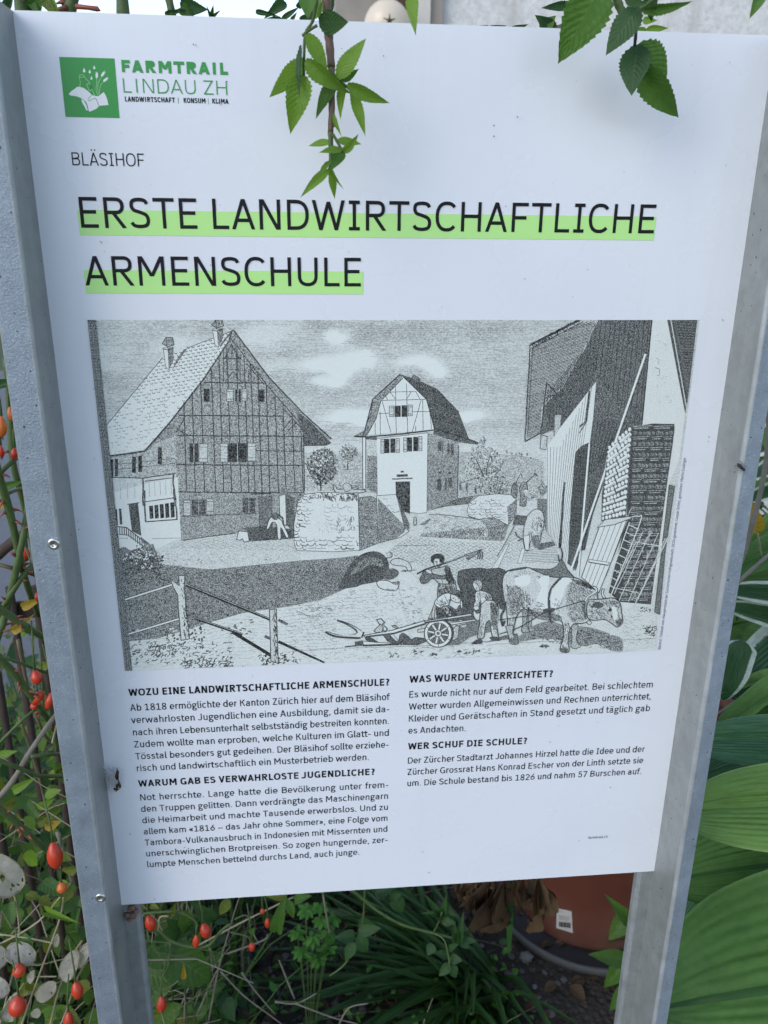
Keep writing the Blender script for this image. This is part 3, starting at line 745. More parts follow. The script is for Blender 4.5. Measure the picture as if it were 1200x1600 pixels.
    P(6, [(455,555),(440,510),(490,545),(486,485),(522,485),(520,560),(530,690),(550,855),(500,865),(486,700),(480,600)], .12, 0, 1.6); S(6, [(500,490),(525,490),(545,850),(515,850)], 60, 4, 1.2, .9, 85, 15)
    P(6, [(1018,685),(1058,682),(1070,1000),(1026,985)], .2, 0, 1.6); S(6, [(1040,690),(1058,690),(1068,990),(1045,990)], 50, 5, 1.2, .9, 87, 8)
    # --- middle yard texture -----------------------------------------------------------------------------
    S(7, [(0,640),(330,550),(560,560),(760,520),(800,680),(780,780),(300,700),(250,840),(0,850)], 300, 5, .6, .7, 12, 25)
    S(7, [(0,870),(1200,860),(1200,940),(0,960)], 130, 5, .6, .7, 0, 15); S(7, [(60,640),(260,640),(260,700),(60,720)], 50, 6, .8, .8, 5, 15)
    L(7, [(0,905),(200,885),(780,870),(1200,840)], .8, .7, .4)
    for x, y in ((740,905),(830,915),(985,900),(1060,905),(600,920)): S(7, [(x-30,y-10),(x+30,y-10),(x+30,y+12),(x-30,y+12)], 9, 4, 1.4, .9, -20, 40)
    # pigs
    e.soft(7, [(190,460),(240,435),(300,445),(330,480),(300,530),(220,510)], .74)
    e.soft(7, [(290,545),(320,480),(375,390),(440,345),(510,338),(560,375),(572,430),(550,480),(500,505),(420,520),(380,535)], .86, 1.8); e.soft(7, [(350,470),(400,400),(470,365),(530,380),(540,420),(470,410),(400,450)], .66)
    S(7, [(320,490),(380,400),(500,350),(560,400),(540,480),(400,520)], 90, 5, .9, .95, -50, 20); e.soft(7, [(540,440),(600,430),(632,455),(600,490),(545,490)], .8)
    L(7, [(560,372),(590,365),(592,345),(580,340)], 1.6, .9, 0, True)
    e.soft(7, [(580,395),(605,375),(650,378),(690,400),(705,440),(685,445),(668,420),(630,415),(600,410)], .15, 1.3); L(7, [(692,398),(714,388)], 1.1); S(7, [(650,435),(735,440),(735,448),(650,448)], 10, 6, 1, .8, 0, 5)
    e.soft(7, [(505,512),(520,498),(570,500),(600,515),(632,505),(622,550),(590,556),(545,550),(515,535)], .07, 1.5); P(7, [(585,508),(632,504),(625,525),(598,520)], .7); L(7, [(560,548),(620,556)], 2.4, .6)
    # --- barn ----------------------------------------------------------------------------------------------
    P(13, [(505,-10),(870,-10),(800,690),(740,700),(560,900),(440,900),(505,400),(280,690),(150,745),(165,560),(290,440),(420,200)], .80)
    P(14, [(425,-20),(825,-20),(740,45),(550,215),(515,460),(300,1160),(235,1100),(395,170)], .82)
    for i in range(11): L(13, [(540+i*31, -5), (520+i*28-20, 340+i*38 if i < 9 else 690)], 1.0, .95, .3)
    for i in range(12): L(14, [(440+i*32, -10), (400+i*18-30*(i > 6), 420-i*16)], 1.0, .95, .3)
    for i in range(5): L(14, [(420-i*14+60, 500), (330-i*5+40, 1000)], .9, .95, .3)
    P(13, [(78,165),(395,0),(520,-5),(430,200),(330,330),(290,440),(160,560),(150,735),(45,788),(46,450)], .36)
    H(13, [(88,185),(400,20),(500,20),(420,200),(330,330),(290,430),(150,560),(145,730),(55,770),(60,430)], -17, 2.15, 1.0, .93, .2)
    H(13, [(330,300),(430,190),(500,20),(520,300),(440,480),(280,680),(200,700),(180,480)], -62, 2.6, .9, .9)
    H(13, [(330,300),(430,190),(500,20),(520,300),(440,480),(280,680),(200,700),(180,480)], -88, 5, .9, .9)
    for a, b, w_ in (((78,165),(400,2),3.4),((84,190),(420,15),1.4),((78,165),(45,785),1.8),((95,185),(62,740),1.0),((45,788),(140,735),2.0),((185,410),(145,740),1.8),((190,415),(270,500),2),((190,495),(310,485),2.2)): L(13, [a, b], w_, .93, .4)
    S(13, [(90,160),(400,-5),(400,12),(95,185)], 60, 4, 1.3, .95, 60, 20)
    P(13, [(235,615),(280,615),(268,795),(232,795)], .3, 0, 1.2); P(13, [(148,745),(188,755),(182,840),(142,835)], .25, 0, 1.2); P(13, [(280,620),(290,690),(268,795)], .85)
    P(0, [(932,597),(927,655),(921,700),(886,880),(856,830),(854,700),(878,666)], .05)
    for i in range(15):
        t = i/14; xa = 856 + 70*t; ya = max(699 - 100*max(0, (t-.28))/.72, 600); xb = 856 + 28*t; yb = 832 + 46*t
        L(0, [(xa, ya), (xb, yb)], .75, .75, .1)
    P(13, [(455,470),(468,455),(448,655),(430,680)], .9, 1); L(13, [(395,695),(440,660)], 3.4, .75); L(13, [(395,735),(440,665)], 1.6, .9)
    P(14, [(300,240),(345,190),(400,165),(405,190),(335,900),(240,1090),(265,640)], .85, 0, 1.4); H(14, [(300,240),(400,165),(335,900),(250,1000)], 88, 2.4, .8, .95); H(14, [(300,240),(400,165),(335,900),(250,1000)], 4, 9, .8, .95)
    P(14, [(205,465),(218,470),(188,980),(165,985)], .92, 1); e.leafy(14, 42, 520, 40, 45, 40, 3, .85, .6); P(14, [(0,600),(75,600),(72,860),(30,720),(0,680)], .7)
    L(14, [(408,170),(350,850),(318,1205)], 3.6, .03); L(14, [(415,170),(358,850),(326,1205)], .8)
    L(0, [(1009,554),(893,890)], 3.4, .03); L(0, [(1012,556),(896,892)], 1.0)
    P(13, [(866,-5),(970,-5),(1082,605),(1072,690),(1010,682),(800,678)], .07); P(13, [(965,-5),(1160,-5),(1100,495),(1080,608)], .82)
    P(0, [(1054,664),(1069,664),(1062,720),(1045,760),(1032,880),(1018,945),(1030,760)], .07)
    for dx in (0, 14, 28): L(13, [(975+dx, -5), (1080+dx*.5, 590-dx*2)], 1.2, .93 if dx != 14 else .1)
    H(13, [(1015,0),(1155,0),(1105,440)], 4, 4.2, 1.0, .95, .4)
    L(13, [(866,-5),(800,678)], 2.2, .93, .2); S(13, [(880,60),(950,120),(1000,540),(870,560)], 26, 5, .5, .5, 0, 40); L(13, [(890,250),(915,260),(905,290)], .9, .6); L(13, [(880,310),(915,320),(915,360),(895,365)], .9, .6)
    # --- wood pile -----------------------------------------------------------------------------------------
    P(14, [(738,45),(900,15),(1068,18),(1070,60),(1052,200),(1020,420),(990,640),(960,860),(920,1150),(885,1420),(650,1400),(560,1330),(700,745)], .91, 0, 1.2)
    P(14, [(735,25),(745,60),(715,500),(690,745),(500,775),(505,560),(530,400),(552,210),(640,130)], .85)
    e.up()
    for j in range(33):
        t = j/32; xl = 748 - 40*t - 140*max(0, t-.55); xr = 1062 - 175*t; y = 45 + 1340*t
        if j % 2 == 0:
            x = xl
            while x < xr:
                w_ = e.r.uniform(80, 160); L(14, [(x, y-10), (min(x+w_, xr), y-16)], 1.0, .45, up=False); L(14, [(x+6, y+4), (min(x+w_*.8, xr), y+1)], 1.6, .5, up=False); x += w_ + 8
        else:
            n = 9
            for i in range(n):
                cx = xl + 18 + (xr-xl-26)*i/(n-1) + e.r.uniform(-5, 5); r_ = e.r.uniform(13, 19); yy = y + e.r.uniform(-3, 3)
                V_ = [(cx + r_*math.cos(a*.785), yy + r_*math.sin(a*.785)) for a in range(8)]
                e.k = (e.k+1) % 4; e.put(e.B(e.c(14, V_)), [tuple(range(8))], e.lay+e.k*.0001, 0, e.r.uniform(.55, .72))
                L(14, [(cx + r_*.55*math.cos(a*.785+1), yy + r_*.55*math.sin(a*.785+1)) for a in range(5)], 1.1, .95)
                e.up()
    e.up()
    for j in range(17):
        t = j/16; xl = 552 - 52*t; xr = 735 - 45*t; ya = 208 + 545*t; yb = 45 + 660*t
        if j % 2 == 0:
            for i in range(7):
                u = (i+.5)/7; cx, cy = xl+(xr-xl)*u + e.r.uniform(-2, 2), ya+(yb-ya)*u + e.r.uniform(-3, 3)
                ra = (12 + 2.5*u)*e.r.uniform(.85, 1.1)
                V_ = [(cx + ra*math.cos(a*.785), cy + (ra+4)*math.sin(a*.785)) for a in range(8)]
                e.k = (e.k+1) % 4; e.put(e.B(e.c(14, V_)), [tuple(range(8))], e.lay+e.k*.0001, 1, .03)
                L(14, [(cx+ra*.2, cy+ra*.9), (cx+ra*.8, cy+ra*.3)], .8, .5, up=False)
        else:
            for u0, u1 in ((.01, .47), (.52, .99)):
                q0, q1 = (xl+(xr-xl)*u0, ya+(yb-ya)*u0 + e.r.uniform(-4, 4)), (xl+(xr-xl)*u1, ya+(yb-ya)*u1 + e.r.uniform(-4, 4))
                L(14, [q0, q1], 5.6*e.r.uniform(.85, 1.1), .03, up=False); L(14, [(q0[0]+4, q0[1]+9), (q1[0]-6, q1[1]+9)], 1.0, .55)
                e.up()
    P(14, [(1030,490),(1072,500),(1000,1000),(955,1500),(915,1480),(970,1000)], .76, 0, 1.2)
    # leaning plank door, rack and harrow
    P(14, [(490,800),(715,745),(480,1330),(345,1210)], .05, 0, 1.4)
    for i in range(1, 5): L(14, [(490+i*45, 800-i*11), (345+i*27, 1210+i*24)], .9, .85)
    P(14, [(465,825),(530,760),(730,735),(735,750),(600,800),(500,815)], .12, 0, 1.4); P(14, [(405,1070),(565,1095),(555,1115),(400,1090)], .05, 0, 1.0); L(14, [(400,1092),(555,1117)], 1.8)
    L(14, [(700,760),(535,1200)], 1.2); L(14, [(520,770),(530,710)], 2, .8); L(14, [(705,735),(735,670)], 2.4, .5)
    L(14, [(735,740),(790,735),(800,790),(575,1350)], 1.9, .12, 0, True); L(14, [(720,780),(520,1350),(545,1375)], 1.7, .12)
    for i in range(9): L(14, [(710-i*20, 800+i*58), (780-i*22, 830+i*58)], 1.7, .2)
    for (xa, ya, xb, yb) in ((825,855,600,1340),(880,860,640,1390),(945,865,710,1400),(1000,905,745,1460),(770,935,600,1290)): L(14, [(xa,ya),(xb,yb)], 1.3, .15, .4); S(14, [(xa-15,ya),(xa+15,ya),(xb+30,yb-60),(xb-10,yb-60)], 12, 7, 1.0, .3, -60, 25)
    L(14, [(770,935),(950,965)], 1.5, .2); L(14, [(590,1290),(790,1330)], 1.5, .2)
    L(14, [(740,1465),(1020,900)], 2.4, .25)
    P(12, [(780,360),(850,410),(1090,360),(1140,440),(1135,640),(900,680),(600,690),(640,520)], .13); S(12, [(900,420),(1120,380),(1130,640),(920,640)], 60, 6, .6, .7, 5, 20)
    S(12, [(1040,380),(1100,380),(1100,410),(1040,410)], 14, 4, 1.2, .9, -30, 40); S(12, [(1050,500),(1140,500),(1130,580),(1060,560)], 40, 4, 1.4, .9, -30, 40)
    # --- oxen ------------------------------------------------------------------------------------------------
    e.soft(16, [(895,690),(960,632),(1020,650),(1040,720),(1030,800),(1010,850),(1005,905),(975,930),(965,870),(930,890),(915,940),(905,980),(880,978),(860,890),(868,790),(880,740)], .16, 1.3)
    S(16, [(960,700),(1030,690),(1020,880),(930,900),(900,850)], 60, 5, .8, .85, 80, 20); P(16, [(860,862),(915,850),(910,980),(880,978)], .06, 0, 1); L(16, [(855,885),(810,860),(795,825)], 1.8, .9, 0, True); L(16, [(850,890),(815,900)], 2.4, .8); e.soft(16, [(925,870),(990,850),(1000,930),(960,960)], .7)
    e.soft(11, [(412,330),(415,260),(440,224),(600,206),(660,214),(812,222),(830,400),(810,545),(775,545),(760,500),(700,620),(560,650),(440,640),(450,450)], .84, 1.6)
    S(11, [(420,260),(640,215),(810,230),(800,530),(560,640),(450,600)], 240, 5, .8, .97, 70, 40)
    P(11, [(400,700),(560,650),(720,660),(720,740),(520,790),(420,860),(330,860)], .72); P(11, [(640,840),(800,780),(920,760),(930,800),(760,820)], .78)
    e.soft(12, [(300,120),(430,125),(480,95),(500,60),(520,80),(545,130),(590,190),(500,195),(400,170)], .74, 1.4); L(12, [(505,70),(510,20),(500,-15)], 2.6, .9, 0, True); L(12, [(490,75),(482,30)], 2.2)
    # shadow under the near ox
    e.soft(12, [(300,510),(420,470),(520,500),(700,515),(850,565),(905,590),(915,670),(830,668),(760,625),(640,640),(500,600),(360,590),(230,610),(200,595)], .62); S(12, [(330,500),(700,520),(900,600),(900,660),(640,640),(300,600)], 220, 4, .9, .95, 5, 30)
    P(12, [(820,560),(890,540),(860,570)], .1)
    for pts in ([(240,380),(275,380),(272,500),(290,540),(250,550),(236,535),(245,480)], [(285,420),(310,430),(300,500),(328,530),(300,545),(285,520)]): e.soft(12, pts, .5, 1.3)
    e.soft(12, [(570,500),(615,500),(604,600),(632,640),(600,655),(568,645),(575,590)], .35, 1.5)
    body = [(112,200),(130,155),(165,132),(270,114),(330,136),(430,176),(520,180),(600,184),(665,215),(712,252),(745,290),(740,420),(690,470),(640,488),(590,490),(560,530),(548,600),(555,655),(545,682),(500,675),(498,640),(515,590),(510,480),(450,470),(350,455),(300,420),(250,390),(205,440),(185,520),(182,570),(215,605),(205,622),(160,618),(150,560),(140,440),(130,340),(118,280)]
    e.soft(12, body, .17, 2.0)
    e.soft(12, [(190,190),(230,165),(290,170),(295,215),(255,240),(200,230)], .02); e.soft(12, [(330,190),(420,170),(410,280),(430,390),(380,400),(335,330),(370,250)], .03); e.soft(12, [(440,230),(500,185),(570,190),(530,250),(510,320),(470,380),(432,370)], .03)
    e.soft(12, [(140,240),(190,240),(240,260),(260,330),(220,400),(180,440),(145,420),(135,330)], .45); e.soft(12, [(560,210),(660,225),(730,300),(700,440),(620,480),(560,460),(530,330)], .36); e.soft(12, [(260,370),(340,410),(480,430),(505,470),(430,470),(340,450)], .62)
    S(12, [(130,230),(250,250),(330,340),(260,390),(180,450)], 170, 4, .8, .9, 70, 40); S(12, [(540,220),(660,220),(740,300),(700,450),(560,480)], 190, 4, .8, .9, 65, 40); S(12, [(250,360),(500,440),(500,468),(300,430)], 80, 4, .8, .95, 10, 30)
    S(12, [(515,490),(560,490),(550,660),(510,660)], 60, 4, .8, .85, 85, 20); S(12, [(150,450),(200,450),(185,580),(155,580)], 50, 4, .8, .85, 85, 20); P(12, [(500,652),(548,655),(545,684),(498,676)], .8); P(12, [(155,585),(212,600),(215,622),(158,620)], .8)
    e.soft(12, [(560,190),(640,205),(700,240),(720,262),(640,235)], .75); S(12, [(560,185),(715,240),(720,262),(600,215)], 40, 5, 1.2, .95, 60, 20)
    for pl_, n_, a_ in (([(150,170),(260,130),(330,150),(190,180)], 40, 10), ([(140,330),(240,330),(250,400),(170,450)], 90, 60), ([(330,330),(420,390),(500,420),(500,450),(340,430)], 110, 15), ([(560,330),(620,320),(700,430),(600,480),(540,440)], 120, 70), ([(540,220),(620,200),(660,240),(600,300)], 50, 40), ([(440,330),(520,320),(520,420),(450,400)], 50, 80), ([(230,390),(330,420),(320,440),(240,410)], 40, 15)):
        S(12, pl_, int(n_*.45), 4, .7, .8, a_, 18)
    # head
    e.soft(12, [(690,330),(780,325),(850,318),(895,350),(908,420),(914,480),(880,512),(845,492),(795,462),(720,468),(680,450),(672,380)], .3, 2.0)
    S(12, [(690,340),(790,330),(790,460),(690,460)], 60, 4, .9, .92, 40, 40); S(12, [(790,330),(900,350),(910,480),(850,490),(790,450)], 50, 4, .9, .92, 80, 30)
    e.soft(12, [(705,375),(735,345),(785,360),(760,385)], .85, 1.2); e.soft(12, [(815,400),(830,385),(842,398),(830,410)], .93); e.soft(12, [(865,470),(905,455),(912,490),(880,508)], .75); e.soft(12, [(815,350),(850,335),(890,350),(850,365)], .7); e.soft(12, [(840,375),(868,380),(880,440),(855,465)], .05); e.soft(12, [(818,398),(832,388),(842,398),(830,408)], .97); L(12, [(868,478),(905,488)], 1.4)
    L(12, [(660,345),(680,310),(735,280),(738,255),(715,240)], 4.4, .85, 0, True); L(12, [(662,340),(682,308),(733,278),(736,258),(720,244)], 2.4, .1, 0, True); L(12, [(795,322),(778,292),(784,255)], 5.0, .9, 0, True); L(12, [(792,315),(778,290),(783,260)], 2.4, .1, 0, True)
    L(12, [(660,345),(655,400),(668,460)], 3.4, .85); e.soft(12, [(668,480),(690,468),(705,485),(690,497)], .15, 1.4)
    L(12, [(500,182),(440,250),(420,330),(430,470)], 4.6, .9, 0, True); L(12, [(445,250),(425,330)], 1.2, .2); e.soft(12, [(380,400),(400,388),(455,385),(460,400),(430,420),(385,418)], .9); L(12, [(455,395),(660,335)], 1.9); L(12, [(385,415),(230,510),(90,560)], 1.9, .93, 0, True); L(12, [(300,435),(80,465)], 1.6); L(12, [(430,470),(440,485),(450,470)], 2.2)
    L(12, [(270,116),(160,135),(122,165),(112,230),(128,340),(118,400),(100,440),(110,500),(125,470)], 4.2, .88, 0, True); L(12, [(155,140),(125,170),(116,230),(131,340)], 1.8, .15, 0, True); L(12, [(340,170),(360,180),(345,190)], 1.2)
    L(12, [(0,640),(60,625),(500,605)], .8, .6, .4); L(12, [(900,597),(1130,588)], .9, .7, .4)
    S(12, [(365,630),(410,630),(410,655),(365,655)], 10, 5, 1.3, .9, -20, 40)
    # --- people ------------------------------------------------------------------------------------------------
    e.soft(11, [(240,460),(250,340),(310,330),(385,330),(398,400),(340,420),(280,430)], .5, 1.4); S(11, [(245,350),(390,350),(380,420),(245,450)], 70, 5, .9, .9, 85, 12)
    e.soft(11, [(190,215),(270,200),(325,185),(345,220),(345,270),(380,300),(390,335),(300,340),(250,335),(215,300),(185,290)], .3, 1.5); e.soft(11, [(300,190),(340,190),(350,230),(390,330),(330,330),(310,260)], .72)
    e.soft(11, [(88,300),(110,255),(130,225),(190,250),(290,270),(320,245),(335,270),(300,300),(195,292),(150,330),(105,335)], .78, 1.5); e.soft(11, [(135,225),(160,215),(190,235),(185,255),(155,245)], .1, 1.1)
    e.soft(11, [(205,150),(215,120),(255,115),(285,135),(270,180),(240,205),(215,190)], .12, 1.3)
    e.soft(11, [(185,145),(190,105),(235,85),(280,95),(297,125),(285,165),(262,150),(255,125),(215,125),(205,160)], .93, 1.4); L(11, [(222,152),(240,152)], 2); L(11, [(255,150),(270,150)], 1.6); L(11, [(235,160),(232,172),(240,174)], 1); e.soft(11, [(225,180),(250,175),(268,160),(265,185),(240,200)], .75)
    L(11, [(65,255),(140,215),(300,165),(470,100),(620,48)], 2.8, .92); L(11, [(310,160),(465,98)], .9, .3)
    P(11, [(465,95),(590,55),(605,65),(560,95),(500,135),(485,120),(555,85),(480,105)], .55, 0, 1.3)
    for x in (580, 598, 618): L(11, [(x, 65), (x+6, 100), (x-2, 130)], 1.8, .92, 0, True)
    e.soft(11, [(160,640),(190,570),(215,510),(235,530),(240,600),(235,635)], .25, 1.3); L(11, [(200,540),(185,635)], 1); L(11, [(218,545),(212,635)], 1)
    e.soft(11, [(225,530),(300,510),(350,530),(400,560),(430,520),(440,640),(330,655),(240,625)], .8, 1.2)
    e.soft(11, [(212,500),(250,450),(310,420),(350,425),(345,480),(330,520),(290,530),(265,545),(225,525)], .06, 1.5); L(11, [(300,440),(325,490)], 1); L(11, [(260,520),(320,505)], 1.3)
    e.soft(11, [(275,545),(310,530),(345,560),(365,605),(345,612),(310,590)], .15, 1.3); L(11, [(330,560),(360,605)], 2, .85)
    e.soft(11, [(350,430),(370,400),(410,395),(440,420),(440,470),(420,500),(380,490),(355,470)], .12, 1.3); e.soft(11, [(350,425),(375,395),(420,395),(440,430),(435,470),(410,450),(380,430)], .72, 1); L(11, [(370,460),(380,462)], 2); L(11, [(395,470),(392,480)], 1.4); e.soft(11, [(435,480),(450,490),(452,540),(440,545)], .06, 1)
    # boy at the back
    e.soft(11, [(550,560),(575,590),(605,590),(600,640),(570,645),(545,600)], .1, 1.3)
    e.soft(11, [(615,490),(680,475),(740,500),(755,560),(752,640),(745,700),(758,790),(730,800),(705,780),(690,690),(680,650),(650,690),(635,790),(605,802),(580,790),(595,690),(600,620)], .2, 1.8); e.soft(11, [(690,490),(745,510),(756,580),(750,690),(700,690),(690,600)], .58)
    S(11, [(690,500),(750,520),(750,780),(700,690)], 90, 4, .9, .9, 80, 20); S(11, [(600,600),(640,600),(625,790),(590,790)], 40, 4, .7, .8, 85, 15)
    e.soft(11, [(555,430),(575,402),(630,400),(690,430),(705,475),(650,480),(620,510),(600,495),(595,540),(560,550),(548,520),(560,480)], .12, 1.6); S(11, [(640,410),(700,450),(700,475),(640,470)], 34, 4, .8, .85, 60, 20); L(11, [(600,415),(605,490)], 1)
    e.soft(11, [(548,530),(585,525),(595,550),(570,565),(548,550)], .1, 1.2)
    e.soft(11, [(538,345),(550,312),(585,305),(615,325),(618,365),(600,392),(575,400),(550,375)], .14, 1.5); e.soft(11, [(545,320),(580,304),(615,320),(620,370),(600,390),(585,350)], .42, 1); L(11, [(572,370),(575,385)], 1.4)
    e.soft(11, [(525,850),(545,830),(590,808),(620,815),(620,845),(570,852)], .9); e.soft(11, [(682,795),(720,785),(765,800),(770,825),(700,815)], .9)
    e.soft(11, [(820,700),(850,690),(885,700),(880,760),(925,830),(915,852),(860,845),(845,780)], .35, 1.5); P(11, [(850,800),(905,790),(932,835),(910,852),(855,845)], .72)
    S(11, [(215,500),(330,430),(350,480),(280,540)], 26, 4, .8, .85, 60, 20); S(11, [(225,540),(330,540),(420,580),(420,640),(240,630)], 80, 5, 1.0, .95, 80, 20); S(11, [(300,200),(345,210),(390,330),(320,330)], 60, 5, .9, .95, 75, 20); S(11, [(560,420),(640,410),(610,500),(560,530)], 30, 4, .7, .8, 70, 20); S(11, [(345,430),(440,410),(440,470),(420,440)], 30, 3, 1.0, .95, 30, 50)
    # --- plough ----------------------------------------------------------------------------------------------------
    cx, cy = 245, 760
    ring = lambda r_: [(cx + r_*math.cos(a/24*6.2832), cy + r_*1.0*math.sin(a/24*6.2832)) for a in range(24)]
    P(11, [(400,690),(425,700),(412,800),(370,820),(350,760)], .3, 0, 1.4)
    P(11, [(q[0]+18, q[1]-2) for q in ring(118)], .9, 1); P(11, ring(118), .04, 0, 1.8); P(11, ring(90), .82, 0, 1.2)
    for k_ in range(8):
        a = k_*.785 + .2; L(11, [(cx+22*math.cos(a), cy+22*math.sin(a)), (cx+86*math.cos(a), cy+86*math.sin(a))], 2.6, .06)
    for k_ in range(6):
        a = k_*1.047 + .5; L(11, [(cx+94*math.cos(a), cy+94*math.sin(a)), (cx+114*math.cos(a), cy+114*math.sin(a))], 1.0)
    P(11, ring(30), .1, 0, 1.4); P(11, ring(14), .8)
    P(11, [(0,700),(130,655),(520,592),(540,605),(330,640),(140,670),(0,720)], .1, 0, 1.6); L(11, [(0,716),(140,668),(330,640)], 3, .92)
    for i in range(9): P(11, [(165+i*19,640-i*4),(178+i*19,622-i*4),(182+i*19,640-i*4)], .9, 1)
    P(11, [(340,672),(560,640),(570,652),(360,688)], .1, 0, 1.4); P(11, [(70,730),(130,715),(130,745),(75,752)], .15, 0, 1.3); P(11, [(430,690),(490,680),(490,712),(440,715)], .3, 0, 1.2)
    L(17, [(212,165),(290,195),(360,235),(395,275),(375,295)], 3.4, .92, 0, True); L(17, [(230,165),(330,200),(430,260)], 1.0, .9, 0, True); L(17, [(105,270),(180,305),(280,318),(420,325)], 3.6, .92, 0, True); L(17, [(120,265),(250,300),(370,292),(392,275)], 1.0, .9, 0, True)
    P(17, [(300,195),(400,245),(430,265),(445,290),(420,315),(280,308),(180,295),(250,300),(370,298),(400,275),(385,245)], .07)
    P(17, [(450,300),(700,255),(990,170),(1000,195),(720,285),(460,315)], .06, 0, 1.6); L(17, [(470,312),(720,282),(1000,195)], 3.0, .92); L(17, [(430,320),(450,270)], 2.4)
    P(17, [(455,310),(500,310),(585,360),(530,368),(470,345)], .9, 1); P(17, [(440,350),(560,362),(760,370),(760,385),(450,392)], .06, 0, 1.2); L(17, [(440,390),(620,385),(770,375)], 3.4, .92); P(17, [(370,355),(440,345),(445,392),(370,395)], .85); L(17, [(280,402),(440,385)], 2.4, .85)
    P(17, [(565,160),(605,152),(635,185),(615,200),(660,240),(640,270),(590,200)], .1, 0, 1.8); P(17, [(540,260),(600,200),(625,230),(610,270),(560,275)], .25, 0, 1.6); P(17, [(700,215),(730,208),(760,235),(740,240)], .5, 0, 1.4)
    P(17, [(620,290),(700,280),(780,370),(740,375),(660,350)], .85, 0, 1.2); P(17, [(690,300),(740,350),(755,345),(710,290)], .1); P(17, [(770,300),(800,278),(850,310),(870,340),(910,318),(985,325),(1000,355),(930,385),(780,382),(765,340)], .84, 0, 1.2)
    # --- dark border strip on the left ----------------------------------------------------------------------------
    e.lay += .02; e.put([(30.2, PIC[1]), (37.0, PIC[1]), (37.0, PIC[3]), (30.2, PIC[3])], [(0, 1, 2, 3)], e.lay, 0, .85)
    e.up()
    y = PIC[1]
    while y < PIC[3]-2:
        x = 30.4; 
        while x < 36:
            w_ = e.r.uniform(.8, 2.2); V, F = ribbon([(x, y), (min(x+w_, 36.8), y+e.r.uniform(-.4, .4))], .16); e.k = (e.k+1) % 4; e.put(V, F, e.lay+e.k*.0001, 1, .2); x += w_ + .8
        y += 1.25
    print('ENGRAVING', e.nup, e.lay, len(e.mb.f))
    return e.build('engraving', mats, parent, attr='tone')
# ------------------------------------------------------------------ materials of the sign
def m_plain(name, col, rough=.5, noise=0.0, nscale=40, bump=0, metallic=0.0, spec=.5):
    t = NT(name)
    if noise:
        n = t.noise(nscale, 4)
        t.base(t.mix(n, tuple(c*(1-noise) for c in col), tuple(min(1, c*(1+noise)) for c in col)))
    else: t.base(col)
    t.set(Roughness=rough, Metallic=metallic)
    t.b.inputs['Specular IOR Level'].default_value = spec
    if bump: t.bump(t.noise(nscale*4, 4), bump, .002)
    return t.m
def m_panel():
    t = NT('panel_white')
    n = t.noise(9, 5)
    st = t.noise(3.1, 2)
    c = t.mix(t.ramp(n, [(.35, (0, 0, 0)), (.75, (1, 1, 1))]), (.785, .81, .86), (.75, .775, .825))
    c = t.mix(t.math('MULTIPLY', t.ramp(st, [(.5, (0, 0, 0)), (.8, (1, 1, 1))]), .12), c, (.70, .70, .69))
    mp = t.n('ShaderNodeMapping'); mp.inputs['Scale'].default_value = (1, 1, .05); t.l(t.coord(), mp.inputs[0])
    stk = t.noise(60, 4, .6, mp.outputs[0]); ms_ = t.noise(2.2, 2)
    c = t.mix(t.math('MULTIPLY', t.math('MULTIPLY', t.ramp(stk, [(.52, (0, 0, 0)), (.74, (1, 1, 1))]), t.ramp(ms_, [(.4, (0, 0, 0)), (.65, (1, 1, 1))])), .30), c, (.60, .60, .58))
    gr = t.noise(420, 3, .7)
    c = t.mix(t.math('MULTIPLY', t.ramp(gr, [(.66, (0, 0, 0)), (.74, (1, 1, 1))]), .10), c, (.60, .59, .57))
    t.base(c); t.set(Roughness=t.math('MULTIPLY_ADD', n, .14, .20))
    t.b.inputs['Specular IOR Level'].default_value = .45
    return t.m
def m_steel(name, col, bs, sparkle, rough):
    t = NT(name)
    co = t.coord()
    n1 = t.noise(55, 4, .6); n2 = t.noise(520, 4, .7)
    mp = t.n('ShaderNodeMapping'); mp.inputs['Scale'].default_value = (1, 1, .09); t.l(co, mp.inputs[0])
    st = t.noise(180, 4, .6, mp.outputs[0])
    c = t.mix(t.ramp(n1, [(.3, (0, 0, 0)), (.7, (1, 1, 1))]), tuple(x*.82 for x in col), tuple(x*1.12 for x in col))
    c = t.mix(t.math('MULTIPLY', t.ramp(st, [(.48, (0, 0, 0)), (.72, (1, 1, 1))]), .30), c, tuple(x*.62 for x in col))
    if sparkle:
        sp = t.ramp(n2, [(.58, (0, 0, 0)), (.68, (1, 1, 1))])
        c = t.mix(t.math('MULTIPLY', sp, sparkle), c, (.72, .76, .80))
    vz = t.n('ShaderNodeTexVoronoi'); vz.inputs['Scale'].default_value = 95; t.l(co, vz.inputs['Vector'])
    vs_ = t.n('ShaderNodeSeparateColor'); t.l(vz.outputs['Color'], vs_.inputs[0])
    c = t.mix(t.math('MULTIPLY', vs_.outputs[0], .22), c, tuple(x*1.35 for x in col))
    bl = t.noise(6, 5, .65)
    c = t.mix(t.math('MULTIPLY', t.ramp(bl, [(.42, (0, 0, 0)), (.68, (1, 1, 1))]), .4), c, tuple(x*.7 for x in col))
    dr = t.noise(13, 6, .7)
    c = t.mix(t.math('MULTIPLY', t.ramp(dr, [(.58, (0, 0, 0)), (.75, (1, 1, 1))]), .35), c, (.16, .17, .16))
    t.base(c); t.set(Metallic=.35, Roughness=t.math('MULTIPLY_ADD', n1, .25, rough))
    t.bump(n2, bs, .0011)
    return t.m
